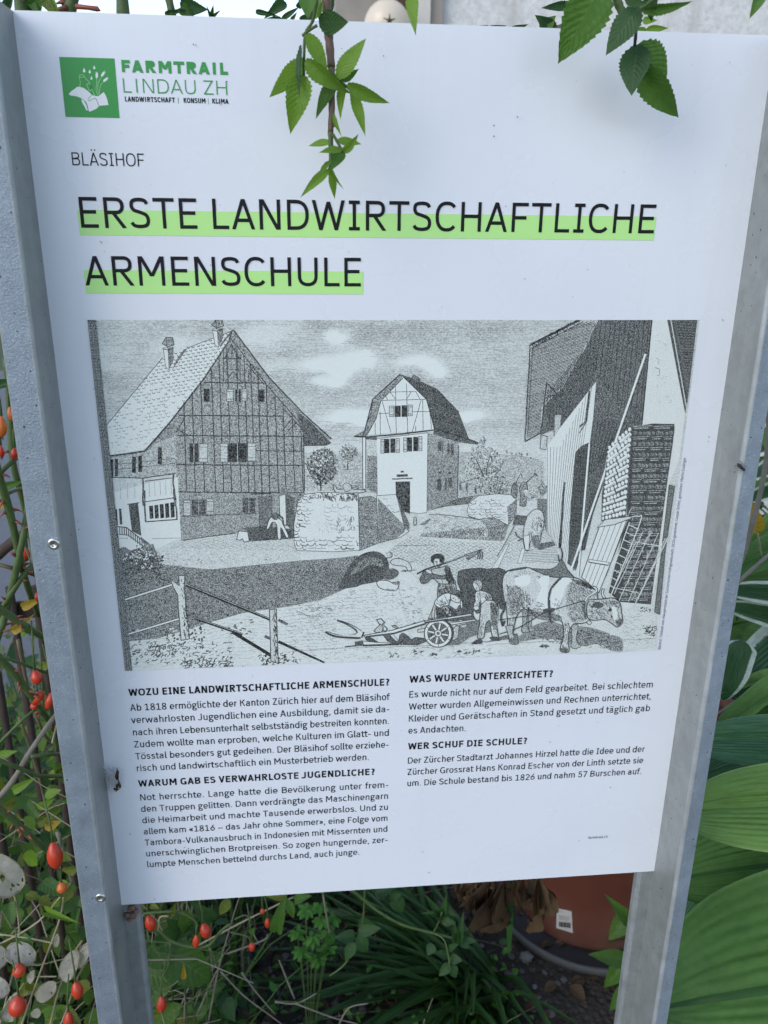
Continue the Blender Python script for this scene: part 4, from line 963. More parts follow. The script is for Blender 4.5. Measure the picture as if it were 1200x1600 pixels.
def m_tone(name, kind):
    """engraver's ink on paper: 'tone' is the share of the paper that the ink covers"""
    t = NT(name)
    at_ = t.n('ShaderNodeAttribute', attribute_name='tone').outputs['Fac']
    if kind == 'stipple': at_ = t.math('POWER', at_, .86)
    co = t.coord()
    if kind == 'stipple':
        a = t.noise(1250, 2.5, .7); b = t.noise(2600, 1, .5); f = .6
    elif kind == 'sky':
        mp = t.n('ShaderNodeMapping'); mp.inputs['Scale'].default_value = (.38, 1, 1); t.l(co, mp.inputs[0])
        a = t.noise(1500, 2.5, .7, mp.outputs[0]); b = t.noise(2600, 1, .5); f = .55
    else:
        a = t.noise(900, 2, .6); b = a; f = 1.0
    mixn = t.math('ADD', t.math('MULTIPLY', a, f), t.math('MULTIPLY', b, 1-f))
    # spread the noise to an even distribution, strongest in the middle tones
    u = t.n('ShaderNodeMapRange'); u.inputs['From Min'].default_value = .345; u.inputs['From Max'].default_value = .655
    t.l(mixn, u.inputs['Value'])
    amp = t.math('MULTIPLY', t.math('MULTIPLY', at_, t.math('SUBTRACT', 1.03, at_)), {'stipple': 5.4, 'sky': 3.6, 'line': 2.6}[kind])
    d = t.math('ADD', t.math('MULTIPLY', t.math('SUBTRACT', .5, u.outputs[0]), amp), at_, clamp=True)
    pn = t.noise(30, 3)
    paper = t.mix(pn, (.77, .825, .785), (.82, .86, .82))
    t.base(t.mix(d, paper, (.009, .010, .011)))
    t.set(Roughness=.5); t.b.inputs['Specular IOR Level'].default_value = .2
    return t.m
M = {}
M['panel'] = m_panel()
M['edge'] = m_plain('panel_edge', (.55, .56, .58), .5)
M['ink'] = m_plain('black_ink', (.010, .010, .013), .5, spec=.2)
M['green'] = m_plain('logo_green', (.026, .30, .052), .4)
M['green_line'] = m_plain('logo_line_green', (.33, .70, .30), .4)
M['hl'] = m_plain('highlight_green', (.49, .85, .28), .4)
M['print_white'] = m_plain('print_white', (.80, .81, .83), .4)
M['steel_front'] = m_steel('galvanised_front', (.27, .325, .385), .75, .42, .36)
M['steel_side'] = m_steel('galvanised_side', (.31, .335, .33), .22, .10, .34)
M['steel_edge'] = m_steel('galvanised_edge', (.40, .43, .44), .5, .3, .36)  # paler than the faces: the rounded edge's highlight is put into its colour
M['screw'] = m_plain('screw_steel', (.62, .62, .60), .28, .1, 300, 0, .9)
M['recess'] = m_plain('screw_recess', (.05, .05, .05), .5)
M['speck'] = m_plain('dark_speck', (.03, .025, .02), .7)
M['stip'] = m_tone('engraved_stipple', 'stipple')
M['line'] = m_tone('engraved_line', 'line')
M['skytone'] = m_tone('engraved_sky', 'sky')

# ------------------------------------------------------------------ the sign
W_, H_ = .594, .84
sign = thing('information_sign', 'white information panel in German between two galvanised steel posts', 'sign', (W_/2, 0, 0))
mb = MB((W_/2, 0, ZB))
mb.add([(0,0,ZB),(W_,0,ZB),(W_,0,ZB+H_),(0,0,ZB+H_)], [(0,1,2,3)], 0)
t_ = .003
mb.add([(0,0,ZB),(W_,0,ZB),(W_,0,ZB+H_),(0,0,ZB+H_),(0,t_,ZB),(W_,t_,ZB),(W_,t_,ZB+H_),(0,t_,ZB+H_)],
       [(0,4,5,1),(1,5,6,2),(2,6,7,3),(3,7,4,0),(4,7,6,5)], 1)
panel = mb.build('panel', [M['panel'], M['edge']], sign)

def post(prof, label):
    """prof: list of (x, y, material of the face that follows)"""
    n = len(prof); mb = MB((prof[0][0], 0, 0)); z0, z1 = -.15, ZB + H_ - .0005
    nz = 6
    for i in range(n):
        a, b = prof[i], prof[(i+1) % n]
        vs = []; fs = []
        for k in range(nz+1):
            z = z0 + (z1-z0)*k/nz
            vs += [(a[0], a[1], z), (b[0], b[1], z)]
        fs = [(2*k, 2*k+1, 2*k+3, 2*k+2) for k in range(nz)]
        mb.add(vs, fs, a[2])
    mb.add([(p[0], p[1], z1) for p in prof], [tuple(range(n))], 1)
    o = mb.build('post', [M['steel_front'], M['steel_side'], M['steel_edge']], sign)
    o['label'] = label
    return o
D_ = -.0475; r_ = .0032
arc = lambda sx, x: [(x - sx*r_*(1-math.cos(R(a))), D_ + r_*(1-math.sin(R(a)))) for a in (90, 68, 45, 22, 0)]
def prof(x, s, wd):                        # s=+1: post left of x
    pts = [(x - s*wd, D_ + .003, 1), (x - s*(wd-.002), D_, 0)]
    rr = [(x - s*r_*(1-math.sin(R(a))), D_ + r_*(1-math.cos(R(a))), 2) for a in (0, 25, 50, 75)]
    pts += rr + [(x, D_ + r_, 1), (x, .0034, 1), (x + s*.0125, .0034, 1), (x + s*.0130, .0046, 2), (x + s*.0165, .0046, 1), (x + s*.0175, .0058, 1), (x + s*.0175, .012, 1), (x - s*wd, .012, 1)]
    return pts
post_l = post(prof(0, 1, .0255), 'left steel post with two screws')
post_r = post(prof(W_, -1, .0185), 'right steel post with a fly on it')
for px, py in ((84, 850), (157, 1403)):
    c = at(px, py, D_)
    mb = MB(c)
    n_ = Vector((0, -1, 0))
    mb.lathe([(.0052, -.0002), (.0051, .0005), (.0042, .0011), (.0022, .0012), (.0020, .0003), (.0001, .0003)], 20, 0, c, n_)
    for k in range(6):
        a = k*math.pi/3; mb.tube([c + Vector((math.cos(a)*.0016, -.0012, math.sin(a)*.0016)), c + Vector((math.cos(a+1.05)*.0016, -.0012, math.sin(a+1.05)*.0016))], .00022, 4, 1)
    mb.build('screw', [M['screw'], M['recess']], post_l)

rq = random.Random(77)
for po, x_, sg in ((post_l, 0, 1), (post_r, W_, -1)):
    mb = MB(wloc(po))
    for _ in range(90):
        z = rq.uniform(ZB-.1, ZB+H_-.02); rr = rq.uniform(.0003, .0008); onside = rq.random() < .6
        if onside: c = Vector((x_ + sg*.0001, rq.uniform(-.040, -.004), z)); e1, e2, nn = Vector((0, 1, 0)), Vector((0, 0, 1)), Vector((sg, 0, 0))
        else: c = Vector((x_ - sg*rq.uniform(.004, .022 if sg > 0 else .016), D_ - .0001, z)); e1, e2, nn = Vector((1, 0, 0)), Vector((0, 0, 1)), Vector((0, -1, 0))
        st_ = rq.choice((1, 1, 1.6))
        mb.add([c + e1*rr*math.cos(a*1.2566) + e2*rr*st_*math.sin(a*1.2566) for a in range(5)] + [c + nn*rr*.6], [(i_, (i_+1) % 5, 5) for i_ in range(5)], 0, 0, True)
    mb.build('dirt_specks', M['speck'], po, 'stuff')
# ------------------------------------------------------------------ print on the panel
engr = engraving(panel, [M['stip'], M['line'], M['skytone']])
p = Print()
def barq(x0, y0, x1, y1): p.put([(x0, y0), (x1, y0), (x1, y1), (x0, y1)], [(0, 1, 2, 3)], 0)
barq(31.4, 682.6, 511, 701.8); p.build('highlight_bar', M['hl'], panel)
p = Print(); barq(31.4, 637.0, 260.3, 655.6); p.build('highlight_bar', M['hl'], panel)
for tx_, x0_, b_, x1_ in (('ERSTE LANDWIRTSCHAFTLICHE', 32.6, 688.2, 510), ('ARMENSCHULE', 32.0, 643.4, 259.3)):
    p = Print(); p.text(tx_, x0_, b_, 23.2, x1_, weight=.119)
    p.mb.v = [(q[0], q[1] - .0002, q[2]) for q in p.mb.v]
    p.build('title_lettering', M['ink'], panel)
p = Print(); p.text('BLÄSIHOF', 31.2, 734.5, 9.4, 86.6, weight=.095); p.build('place_lettering', M['ink'], panel)
for tx_, x0_, b_, x1_ in (('WOZU EINE LANDWIRTSCHAFTLICHE ARMENSCHULE?', 31.2, 256.4, 287.0), ('WARUM GAB ES VERWAHRLOSTE JUGENDLICHE?', 31.2, 150.4, 272.8),
                          ('WAS WURDE UNTERRICHTET?', 307.4, 258.5, 455), ('WER SCHUF DIE SCHULE?', 307.4, 179.4, 433.4)):
    p = Print(); p.text(tx_, x0_, b_, 7.9, x1_, weight=.192); p.build('heading_lettering', M['ink'], panel)
def para(x0, x1, y0, pitch, lines):
    p = Print()
    for i, (t, e) in enumerate(lines):
        p.text(t, x0, y0 - i*pitch, 7.5, e or x1, weight=.121, justify=(e is None))
    p.build('paragraph_lettering', M['ink'], panel)
para(31.2, 287, 239.6, 14.1, [('Ab 1818 ermöglichte der Kanton Zürich hier auf dem Bläsihof', None), ('verwahrlosten Jugendlichen eine Ausbildung, damit sie da-', None),
    ('nach ihren Lebensunterhalt selbstständig bestreiten konnten.', None), ('Zudem wollte man erproben, welche Kulturen im Glatt- und', None),
    ('Tösstal besonders gut gedeihen. Der Bläsihof sollte erziehe-', None), ('risch und landwirtschaftlich ein Musterbetrieb werden.', 266.5)])
para(31.4, 287, 133.5, 14.2, [('Not herrschte. Lange hatte die Bevölkerung unter frem-', None), ('den Truppen gelitten. Dann verdrängte das Maschinengarn', None),
    ('die Heimarbeit und machte Tausende erwerbslos. Und zu', None), ('allem kam «1816 – das Jahr ohne Sommer», eine Folge vom', None),
    ('Tambora-Vulkanausbruch in Indonesien mit Missernten und', None), ('unerschwinglichen Brotpreisen. So zogen hungernde, zer-', None), ('lumpte Menschen bettelnd durchs Land, auch junge.', 256.5)])
para(307.3, 563, 241.3, 14.2, [('Es wurde nicht nur auf dem Feld gearbeitet. Bei schlechtem', None), ('Wetter wurden Allgemeinwissen und Rechnen unterrichtet,', None),
    ('Kleider und Gerätschaften in Stand gesetzt und täglich gab', None), ('es Andachten.', 367.5)])
para(307.3, 563, 162.2, 14.15, [('Der Zürcher Stadtarzt Johannes Hirzel hatte die Idee und der', None), ('Zürcher Grossrat Hans Konrad Escher von der Linth setzte sie', None), ('um. Die Schule bestand bis 1826 und nahm 57 Burschen auf.', None)])
p = Print(); p.text('Bläsihof, Titelblatt vom «Neujahrsblatt der Zürcherischen Hülfsgesellschaft, 1825» gezeichnet: Caspar Schinz, gestochen: Martin Esslinger', 566.2, 285.3, 2.75, 285.3+203, weight=.11)
p = Print(); s_ = 'Bläsihof, Titelblatt vom «Neujahrsblatt der Zürcherischen Hülfsgesellschaft, 1825» gezeichnet: Caspar Schinz, gestochen: Martin Esslinger'
q_ = Print(); q_.text(s_, 0, 0, 2.75, 203, weight=.10)
p.mb = q_.mb; p.mb.v = [((566.0e-3 - (v[2]-ZB)), v[1], ZB + .2855 + v[0]) for v in p.mb.v]
p.build('caption_lettering', M['ink'], panel)
p = Print(); p.text('farmtrail.ch', 511.5, 51.2, 3.2, 534, weight=.12); p.build('address_lettering', M['ink'], panel)
# logo
p = Print(); barq(30, 769, 70.7, 810); p.build('logo_square', M['green'], panel)
p = Print(); p.text('FARMTRAIL', 75.0, 800.9, 8.3, 154.6, weight=.27, serifI=False, track=-.05); p.text('LINDAU ZH', 75.2, 786.9, 9.8, 154.6, weight=.085, serifI=False)
p.text('LANDWIRTSCHAFT', 76.0, 780.7, 3.5, 113.7, weight=.19, serifI=False, mi=1); p.text('|', 116.2, 780.7, 3.4, weight=.1); p.text('KONSUM', 120.5, 780.7, 3.5, 137.2, weight=.19, serifI=False, mi=1)
p.text('|', 139.2, 780.7, 3.4, weight=.1); p.text('KLIMA', 142.4, 780.7, 3.5, 154.7, weight=.19, serifI=False, mi=1)
p.build('logo_lettering', [M['green'], M['ink']], panel)
p = Print()
lb = lambda pts: [board(80 + x/10, 80 + y/10) for x, y in pts]
def lpoly(pts, lay=.1, mi=0): p.poly(lb(pts), lay, mi)
def lline(pts, w, lay=.15, mi=1): V, F = ribbon(lb(crom(pts, 4)), w*.5); p.put(V, F, lay, mi)
lpoly([(280,690),(305,660),(340,630),(375,610),(410,580),(450,575),(520,600),(580,645),(640,700),(620,740),(585,775),(600,800),(650,785),(690,760),(720,800),(750,880),(720,915),(660,945),(610,965),(590,950),(580,880),(540,810),(490,765),(430,735),(380,722),(310,715)])
lpoly([(640,705),(700,722),(745,722),(800,680),(828,660),(850,700),(870,740),(885,790),(902,862),(830,868),(757,874),(730,800),(690,757),(650,785),(600,800),(583,772)], .11)
lpoly([(478,778),(500,770),(530,815),(560,870),(578,948),(555,945),(530,890),(505,850),(485,815)], .12)
for x, y, s__ in ((520,320,1),(607,340,.85),(678,275,.85),(635,440,.8)): lpoly([(x, y-40*s__), (x+14*s__, y-8*s__), (x+22*s__, y+15*s__), (x+12*s__, y+34*s__), (x-8*s__, y+34*s__), (x-20*s__, y+15*s__), (x-12*s__, y-8*s__)])
for pts in ([(445,420),(455,470),(462,510),(455,570),(465,582)], [(520,400),(545,450),(590,490),(615,540),(650,630),(690,715)], [(445,420),(450,400),(490,390),(520,400),(515,420),(480,430),(445,420)], [(560,545),(600,525),(640,610),(605,640),(560,545)],
            [(715,450),(720,520),(708,600),(715,660),(735,712)], [(790,430),(745,510),(735,600),(745,700)], [(825,500),(780,550),(765,620),(762,690)]): lline(pts, .42)
for x, y, a in ((718,400,-90),(815,380,-55),(855,468,-40)):
    ca, sa = math.cos(R(a)), math.sin(R(a)); f = lambda u, v: (x+u*ca-v*sa, y+u*sa+v*ca)
    lpoly([f(-50,0),(f(-25,22)),f(-5,16),f(10,24),f(25,14),f(60,16),f(35,2),f(62,-14),f(25,-14),f(10,-24),f(-5,-16),f(-25,-22)])
for pts in ([(490,768),(545,815),(575,880),(585,950)], [(640,705),(585,770),(600,798),(690,757),(730,810),(752,880)]): lline(pts, .3, .2, 2)
p.build('logo_emblem', [M['print_white'], M['green_line'], M['green']], panel)
# dirt specks
mb = MB((W_/2, 0, ZB)); r2 = random.Random(21)
sp = [(303,72),(307,73),(772,198),(772,215),(809,185),(343,163),(346,166),(345,322),(545,395),(547,408),(685,545),(148,608),(151,565),(153,572),(975,270),(820,437),(122,815),(124,827),(131,868),(1128,640),(1108,683),(1107,690),(204,1302),(260,1404),(242,1403),(380,1040),(395,1055),(670,1362),(905,1312),(1042,1207),(1083,1047),(600,90),(690,480),(510,497),(1140,100)]
sp = [board(*q) for q in sp] + [(r2.uniform(10, 584), r2.uniform(10, 830)) for _ in range(110)]
for i, (x, y) in enumerate(sp):
    a = r2.uniform(0, 3.14); L_ = r2.uniform(.35, .8) if i < 35 else r2.uniform(.2, .5); w = L_*r2.uniform(.4, 1)
    if r2.random() < .12: L_, w = 1.3, .3
    c, s__ = math.cos(a), math.sin(a)
    top = []
    pts = [(x + (u*L_*c - v*w*s__)*.9, y + (u*L_*s__ + v*w*c)*.9) for u, v in ((1,0),(.6,.8),(-.5,.9),(-1,0),(-.6,-.8),(.5,-.9))]
    mb.add([(q[0]*1e-3, -.0015, ZB+q[1]*1e-3) for q in pts] + [(x*1e-3, -.0021, ZB+y*1e-3)], [(i_, (i_+1) % 6, 6) for i_ in range(6)], 0, 0, True)
mb.build('dirt_specks', M['speck'], panel, 'stuff')
# ------------------------------------------------------------------ plant materials
def m_leaf(name, c1, c2, vein, edge=None, nveins=9, rough=.42, trans=.35, spots=None, bump=.25, rim=.70):
    t = NT(name)
    uv = t.n('ShaderNodeUVMap').outputs[0]
    sx = t.n('ShaderNodeSeparateXYZ'); t.l(uv, sx.inputs[0])
    u, v = sx.outputs[0], sx.outputs[1]
    av = t.math('ABSOLUTE', t.math('SUBTRACT', v, .5))         # 0 at midrib .. .5 at the edge
    oi = t.n('ShaderNodeObjectInfo').outputs['Random']
    n = t.noise(38, 4)
    f = t.math('ADD', t.math('MULTIPLY', n, .75), t.math('MULTIPLY', oi, .45), clamp=True)
    c = t.mix(f, c1, c2)
    if spots:
        c = t.mix(t.ramp(t.noise(16, 5, .65), [(.56, (0, 0, 0)), (.68, (1, 1, 1))]), c, spots)
    w = t.math('SINE', t.math('MULTIPLY', t.math('SUBTRACT', u, t.math('MULTIPLY', av, .55)), nveins*6.283))
    vl = t.ramp(w, [(.80, (0, 0, 0)), (1.0, (1, 1, 1))])
    mid = t.math('LESS_THAN', av, .022)
    c = t.mix(t.math('MULTIPLY', vl, .45), c, vein)
    c = t.mix(t.math('MULTIPLY', mid, .8), c, vein)
    if edge:
        en = t.math('ADD', t.math('MULTIPLY', av, 2), t.math('MULTIPLY', t.math('SUBTRACT', t.noise(70, 3), .5), .30 if rim < .9 else .06))
        c = t.mix(t.ramp(en, [(rim, (0, 0, 0)), (rim+.04, (1, 1, 1))]), c, edge)
    big = t.noise(9, 5, .65)
    c = t.mix(t.math('MULTIPLY', t.ramp(big, [(.45, (0, 0, 0)), (.75, (1, 1, 1))]), .4), c, tuple(x*.65 for x in c1))
    c = t.mix(t.ramp(t.noise(120, 4, .7), [(.635, (0, 0, 0)), (.67, (1, 1, 1))]), c, (.10, .065, .03))
    t.base(c); t.set(Roughness=rough)
    t.b.inputs['Specular IOR Level'].default_value = .35
    t.bump(t.math('ADD', w, t.math('MULTIPLY', n, 1.5)), bump, .0012)
    tr = t.n('ShaderNodeBsdfTranslucent'); t.l(t.mix(.5, c, (c2[0]*1.6, c2[1]*1.5, c2[2]*.7)), tr.inputs[0])
    ms = t.n('ShaderNodeMixShader'); ms.inputs[0].default_value = trans
    out = t.t.nodes['Material Output']
    t.l(t.b.outputs[0], ms.inputs[1]); t.l(tr.outputs[0], ms.inputs[2]); t.l(ms.outputs[0], out.inputs[0])
    return t.m
M['rose'] = m_leaf('rose_leaf', (.045, .125, .024), (.10, .22, .036), (.10, .20, .05), nveins=10)
M['rose_fresh'] = m_leaf('fresh_rose_leaf', (.10, .225, .028), (.20, .35, .045), (.20, .32, .07), nveins=10, trans=.45)
M['rose_dark'] = m_leaf('dark_rose_leaf', (.020, .060, .024), (.045, .115, .03), (.07, .14, .05), nveins=10)
M['yellowing'] = m_leaf('yellowing_leaf', (.06, .13, .02), (.17, .20, .03), (.16, .2, .05), spots=(.42, .33, .03), nveins=8)
M['yellow'] = m_leaf('yellow_leaf', (.36, .22, .02), (.42, .30, .04), (.4, .3, .06), spots=(.16, .08, .02), nveins=8)
M['hosta'] = m_leaf('hosta_leaf', (.055, .145, .028), (.11, .23, .042), (.026, .08, .018), edge=(.14,.25,.07), rim=.955, nveins=0.01, rough=.52, trans=.25, bump=.25)
M['hosta_light'] = m_leaf('light_hosta_leaf', (.115, .235, .046), (.175, .31, .068), (.08, .18, .036), edge=(.24,.36,.12), rim=.95, nveins=0.01, rough=.55, trans=.25, bump=.25)
M['hosta_blue'] = m_leaf('blue_green_hosta_leaf', (.045, .135, .060), (.080, .19, .080), (.03, .10, .05), edge=(.16,.26,.12), rim=.95, nveins=0.01, rough=.45, trans=.2, bump=.1)
M['hosta_var'] = m_leaf('white_edged_hosta_leaf', (.025, .085, .032), (.05, .13, .045), (.02, .07, .03), edge=(.62, .68, .56), nveins=0.01, rough=.4, trans=.25, bump=.1)
M['strap'] = m_leaf('strap_leaf', (.022, .070, .022), (.045, .125, .03), (.05, .13, .05), nveins=0.01, rough=.4, trans=.25)
M['spurge'] = m_leaf('spurge_leaf', (.045, .17, .02), (.09, .26, .03), (.11, .28, .05), nveins=4)
M['nettle'] = m_leaf('wide_toothed_leaf', (.040, .115, .025), (.085, .17, .03), (.12, .2, .05), nveins=7, spots=None)
M['dead'] = m_leaf('dry_brown_leaf', (.055, .032, .017), (.155, .098, .052), (.06, .035, .02), nveins=6, rough=.8, trans=.15)
M['silver'] = m_leaf('silvery_seed_pod', (.30, .29, .25), (.50, .49, .45), (.34, .32, .27), nveins=3, rough=.4, trans=.35, spots=(.42, .38, .30))
def torn(m):
    t = m.node_tree; out = t.nodes['Material Output']; sh = out.inputs[0].links[0].from_socket
    n = t.nodes.new('ShaderNodeTexNoise'); n.inputs['Scale'].default_value = 55; tc = t.nodes.new('ShaderNodeTexCoord'); mp_ = t.nodes.new('ShaderNodeObjectInfo')
    ad = t.nodes.new('ShaderNodeVectorMath'); ad.operation = 'ADD'; t.links.new(tc.outputs['Object'], ad.inputs[0]); t.links.new(mp_.outputs['Location'], ad.inputs[1]); n.inputs['Scale'].default_value = 3.2; t.links.new(ad.outputs[0], n.inputs[0])
    gt_ = t.nodes.new('ShaderNodeMath'); gt_.operation = 'GREATER_THAN'; gt_.inputs[1].default_value = .635; t.links.new(n.outputs['Fac'], gt_.inputs[0])
    tp = t.nodes.new('ShaderNodeBsdfTransparent'); ms = t.nodes.new('ShaderNodeMixShader'); t.links.new(gt_.outputs[0], ms.inputs[0]); t.links.new(sh, ms.inputs[1]); t.links.new(tp.outputs[0], ms.inputs[2]); t.links.new(ms.outputs[0], out.inputs[0])
torn(M['silver'])
M['grass'] = m_leaf('grass_blade', (.035, .10, .02), (.09, .19, .035), (.07, .16, .04), nveins=0.01)
M['straw'] = m_plain('dry_straw', (.33, .29, .19), .7, .35, 60)
M['stem'] = m_plain('green_stem', (.065, .11, .028), .6, .55, 90, .3)
M['stem_brown'] = m_plain('brown_green_stem', (.12, .10, .05), .6, .45, 50)
M['stem_red'] = m_plain('reddish_stem', (.13, .075, .05), .5, .35, 60)
M['bark'] = m_plain('dark_bark', (.055, .038, .028), .8, .4, 70, .5)
M['thorn'] = m_plain('red_thorn', (.26, .07, .04), .5, .3, 80)
M['grey_stem'] = m_plain('grey_dry_stem', (.20, .18, .14), .8, .4, 60, .4)
def m_hip(name, a, b):
    t = NT(name); n = t.noise(45, 3); oi = t.n('ShaderNodeObjectInfo').outputs['Random']
    t.base(t.mix(t.math('ADD', t.math('MULTIPLY', n, .6), t.math('MULTIPLY', oi, .5), clamp=True), a, b)); t.set(Roughness=.36)
    t.base(t.mix(t.ramp(t.noise(330, 4, .7), [(.60, (0, 0, 0)), (.68, (1, 1, 1))]), t.mix(t.math('ADD', t.math('MULTIPLY', n, .6), t.math('MULTIPLY', oi, .5), clamp=True), a, b), (.10, .025, .012)))
    t.b.inputs['Coat Weight'].default_value = .12; return t.m
M['hip'] = m_hip('red_hip', (.46, .022, .012), (.56, .06, .016)); M['hip_o'] = m_hip('orange_hip', (.55, .10, .015), (.60, .16, .02))

# ------------------------------------------------------------------ leaf meshes, unit length along +X, unit width along Y
def leaf_mesh(name, mat, shape='oval', nx=12, ny=4, fold=.12, curl=.18, teeth=0, wave=0.0, ribs=0, seed=0, tipcurl=0.0, asp=.6, crumple=0.0, rimmat=None):
    fold *= asp; wave *= asp
    r = random.Random(seed)
    if teeth: nx = teeth*2
    V = []; UV = []; F = []
    for i in range(nx+1):
        u = i/nx
        if shape == 'oval': w = math.sin(math.pi*min(1, u**.85))**.75
        elif shape == 'rose': w = (math.sin(math.pi*u**.72)**.9) * (1 - .18*u)
        elif shape == 'lance': w = math.sin(math.pi*u**.75)**1.1
        elif shape == 'heart': w = min(1, (u/.13)**.5)*(1-u**3.0)**.62
        elif shape == 'strap': w = min(1, (u+.15)*2.5)*(1-u**3)**.8
        elif shape == 'disc': w = math.sqrt(max(0, 1-(2*u-1)**2))
        else: w = math.sin(math.pi*u)
        if teeth and 0 < i < nx: w *= (1.0 if i % 2 == 0 else 1.13); 
        if teeth and i % 2 and 0 < i < nx: uo = -.5/nx*.9
        else: uo = 0
        for j in range(ny+1):
            v = j/ny*2-1
            y = v*w*.5
            z = abs(v)*w*fold - curl*(u*u) + wave*math.sin(u*9+seed+v*2)*abs(v)*.5 + tipcurl*max(0, u-.6)**2
            if ribs:                                   # pleats that run along the blade, as on a plantain-lily leaf
                z += .0085*(abs(math.cos(v*ribs*math.pi/2))**.6-.5)*2.3*(1-abs(v)**4)*math.sin(math.pi*min(u*1.1, 1))
            z += crumple*(math.sin(u*23+v*5+seed)*.5 + r.uniform(-1, 1)); y += crumple*r.uniform(-.8, .8)*(0 < i < nx)
            V.append((u + uo*abs(v), y, z + r.uniform(-.004, .004))); UV.append((u, j/ny))
    for i in range(nx):
        for j in range(ny):
            a = i*(ny+1)+j; F.append((a, a+1, a+ny+2, a+ny+1))
    mb = MB(); mb.add(V, F, 0, 0, True, UV)
    if rimmat:
        rim_ = [V[i*(ny+1)] for i in range(nx+1)] + [V[i*(ny+1)+ny] for i in range(nx, -1, -1)]
        mb.tube(rim_, .022, 4, 1)
    me = mb.mesh(name, uv=True); me.materials.append(mat)
    if rimmat: me.materials.append(rimmat)
    return me
LEAF = {}
def leafset(key, mat, n=3, **kw):
    LEAF[key] = [leaf_mesh(key + '_leaf', mat, seed=i*7+1, fold=kw.get('fold', .12)*(.6+.5*i), curl=kw.get('curl', .18)*(.5+.5*i), **{k: v for k, v in kw.items() if k not in ('fold', 'curl')}) for i in range(n)]
for k_, m_ in (('rose', 'rose'), ('fresh', 'rose_fresh'), ('roseD', 'rose_dark'), ('yell', 'yellowing'), ('yellow', 'yellow')): leafset(k_, M[m_], shape='rose', n=5, teeth=13, ny=4, crumple=.010)
leafset('lance', M['rose_fresh'], shape='lance', n=4, teeth=12, ny=4, fold=.2, crumple=.012)
for k_, m_ in (('hosta', 'hosta'), ('hostaL', 'hosta_light'), ('hostaB', 'hosta_blue'), ('hostaV', 'hosta_var')): leafset(k_, M[m_], shape='heart', asp=.55, nx=24, ny=72, fold=.10, curl=.20, ribs=15, wave=.10)
leafset('strap', M['strap'], shape='strap', asp=.04, nx=14, ny=2, fold=.5, curl=.35)
leafset('spurge', M['spurge'], shape='oval', nx=6, ny=2, fold=.1)
leafset('nettle', M['nettle'], shape='heart', teeth=11, ny=4, fold=.08)
leafset('dead', M['dead'], n=5, shape='oval', nx=18, ny=8, crumple=.035, fold=.5, curl=.3, wave=.5, asp=.45)
leafset('silver', M['silver'], shape='disc', asp=.9, rimmat=M['straw'], nx=14, ny=8, crumple=.012, fold=.04, curl=.08, wave=.03)

def place(mesh, base, tip, width, parent, name='leaf', face=None, thick=None, roll=0.0, bend=None):
    bend = bend if bend is not None else rnd.uniform(.6, 1.9)
    """lay a unit leaf from base to tip, its upper side turned towards `face`"""
    d = tip - base; L = d.length; x = d/L
    fdir = (face if face is not None else (CAM - base)).normalized()
    z = fdir - x*fdir.dot(x)
    z = z.normalized() if z.length > 1e-5 else Vector((0, 0, 1))
    if roll: z = Matrix.Rotation(roll, 3, x) @ z
    y = z.cross(x)
    m = Matrix((x*L, y*width, z*L*bend)).transposed().to_4x4()
    m.translation = base - (wloc(parent) if parent else Vector((0, 0, 0)))
    o = link(name, mesh, parent)
    o.matrix_local = m
    return o
def pick(key, r=rnd): return r.choice(LEAF[key])
def wpx(w, Y, px, py): return w/ppm(Y, px, py)
T1 = lambda x, y: (400 + x/4.2857, y/4.2857)
T2 = lambda x, y: (840 + x/3.3333, y/3.3333)
def stem(parent, pts, rad, mat, name='stem', n=7, taper=1.0):
    mb = MB(pts[0]); P_ = [Vector(p) for p in crom([tuple(p) for p in pts], 4)]
    m = len(P_); mb.tube(P_, [rad*(1 + (taper-1)*i/(m-1))*(1+.08*math.sin(i*2.1)) for i in range(m)], n)
    return mb.build(name, mat, parent)

# ------------------------------------------------------------------ ground, path, house wall
gt = NT('soil_and_gravel')
g1 = gt.noise(14, 6, .7); g2 = gt.noise(90, 3, .6); vo = gt.n('ShaderNodeTexVoronoi'); vo.inputs['Scale'].default_value = 70; gt.l(gt.coord(), vo.inputs['Vector'])
gc = gt.mix(g1, (.022, .017, .012), (.065, .052, .038)); gc = gt.mix(gt.ramp(vo.outputs['Distance'], [(.0, (1, 1, 1)), (.35, (0, 0, 0))]), gc, (.09, .08, .065))
gt.base(gc); gt.set(Roughness=.95); gt.bump(gt.math('ADD', g2, vo.outputs['Distance']), .8, .01)
M['soil'] = gt.m
def sheet(name, x0, y0, x1, y1, z, mat, n=40, amp=.0, kind='structure'):
    V = []; F = []
    r = random.Random(3)
    for j in range(n+1):
        for i in range(n+1):
            x = x0+(x1-x0)*i/n; y = y0+(y1-y0)*j/n
            V.append((x, y, z + amp*(math.sin(x*7.1+y*3.3)+math.sin(y*9.7-x*4.1)+r.uniform(-.5, .5))))
    for j in range(n):
        for i in range(n):
            a = j*(n+1)+i; F.append((a, a+1, a+n+2, a+n+1))
    mb = MB(); mb.add(V, F, 0, 0, True); return mb.build(name, mat, None, kind)
M['field'] = m_plain('meadow_ground', (.06, .09, .03), .95, .4, .8)
sheet('ground', -300, -300, 300, 300, -.03, M['field'], 2)
sheet('garden_bed', -1.6, -.9, 2.2, 1.75, 0, M['soil'], 70, .006)
M['asphalt'] = m_plain('grey_asphalt', (.16, .165, .17), .9, .25, 45, .4)
sheet('path', -9, 1.78, 1.2, 9, -.008, M['asphalt'], 2)

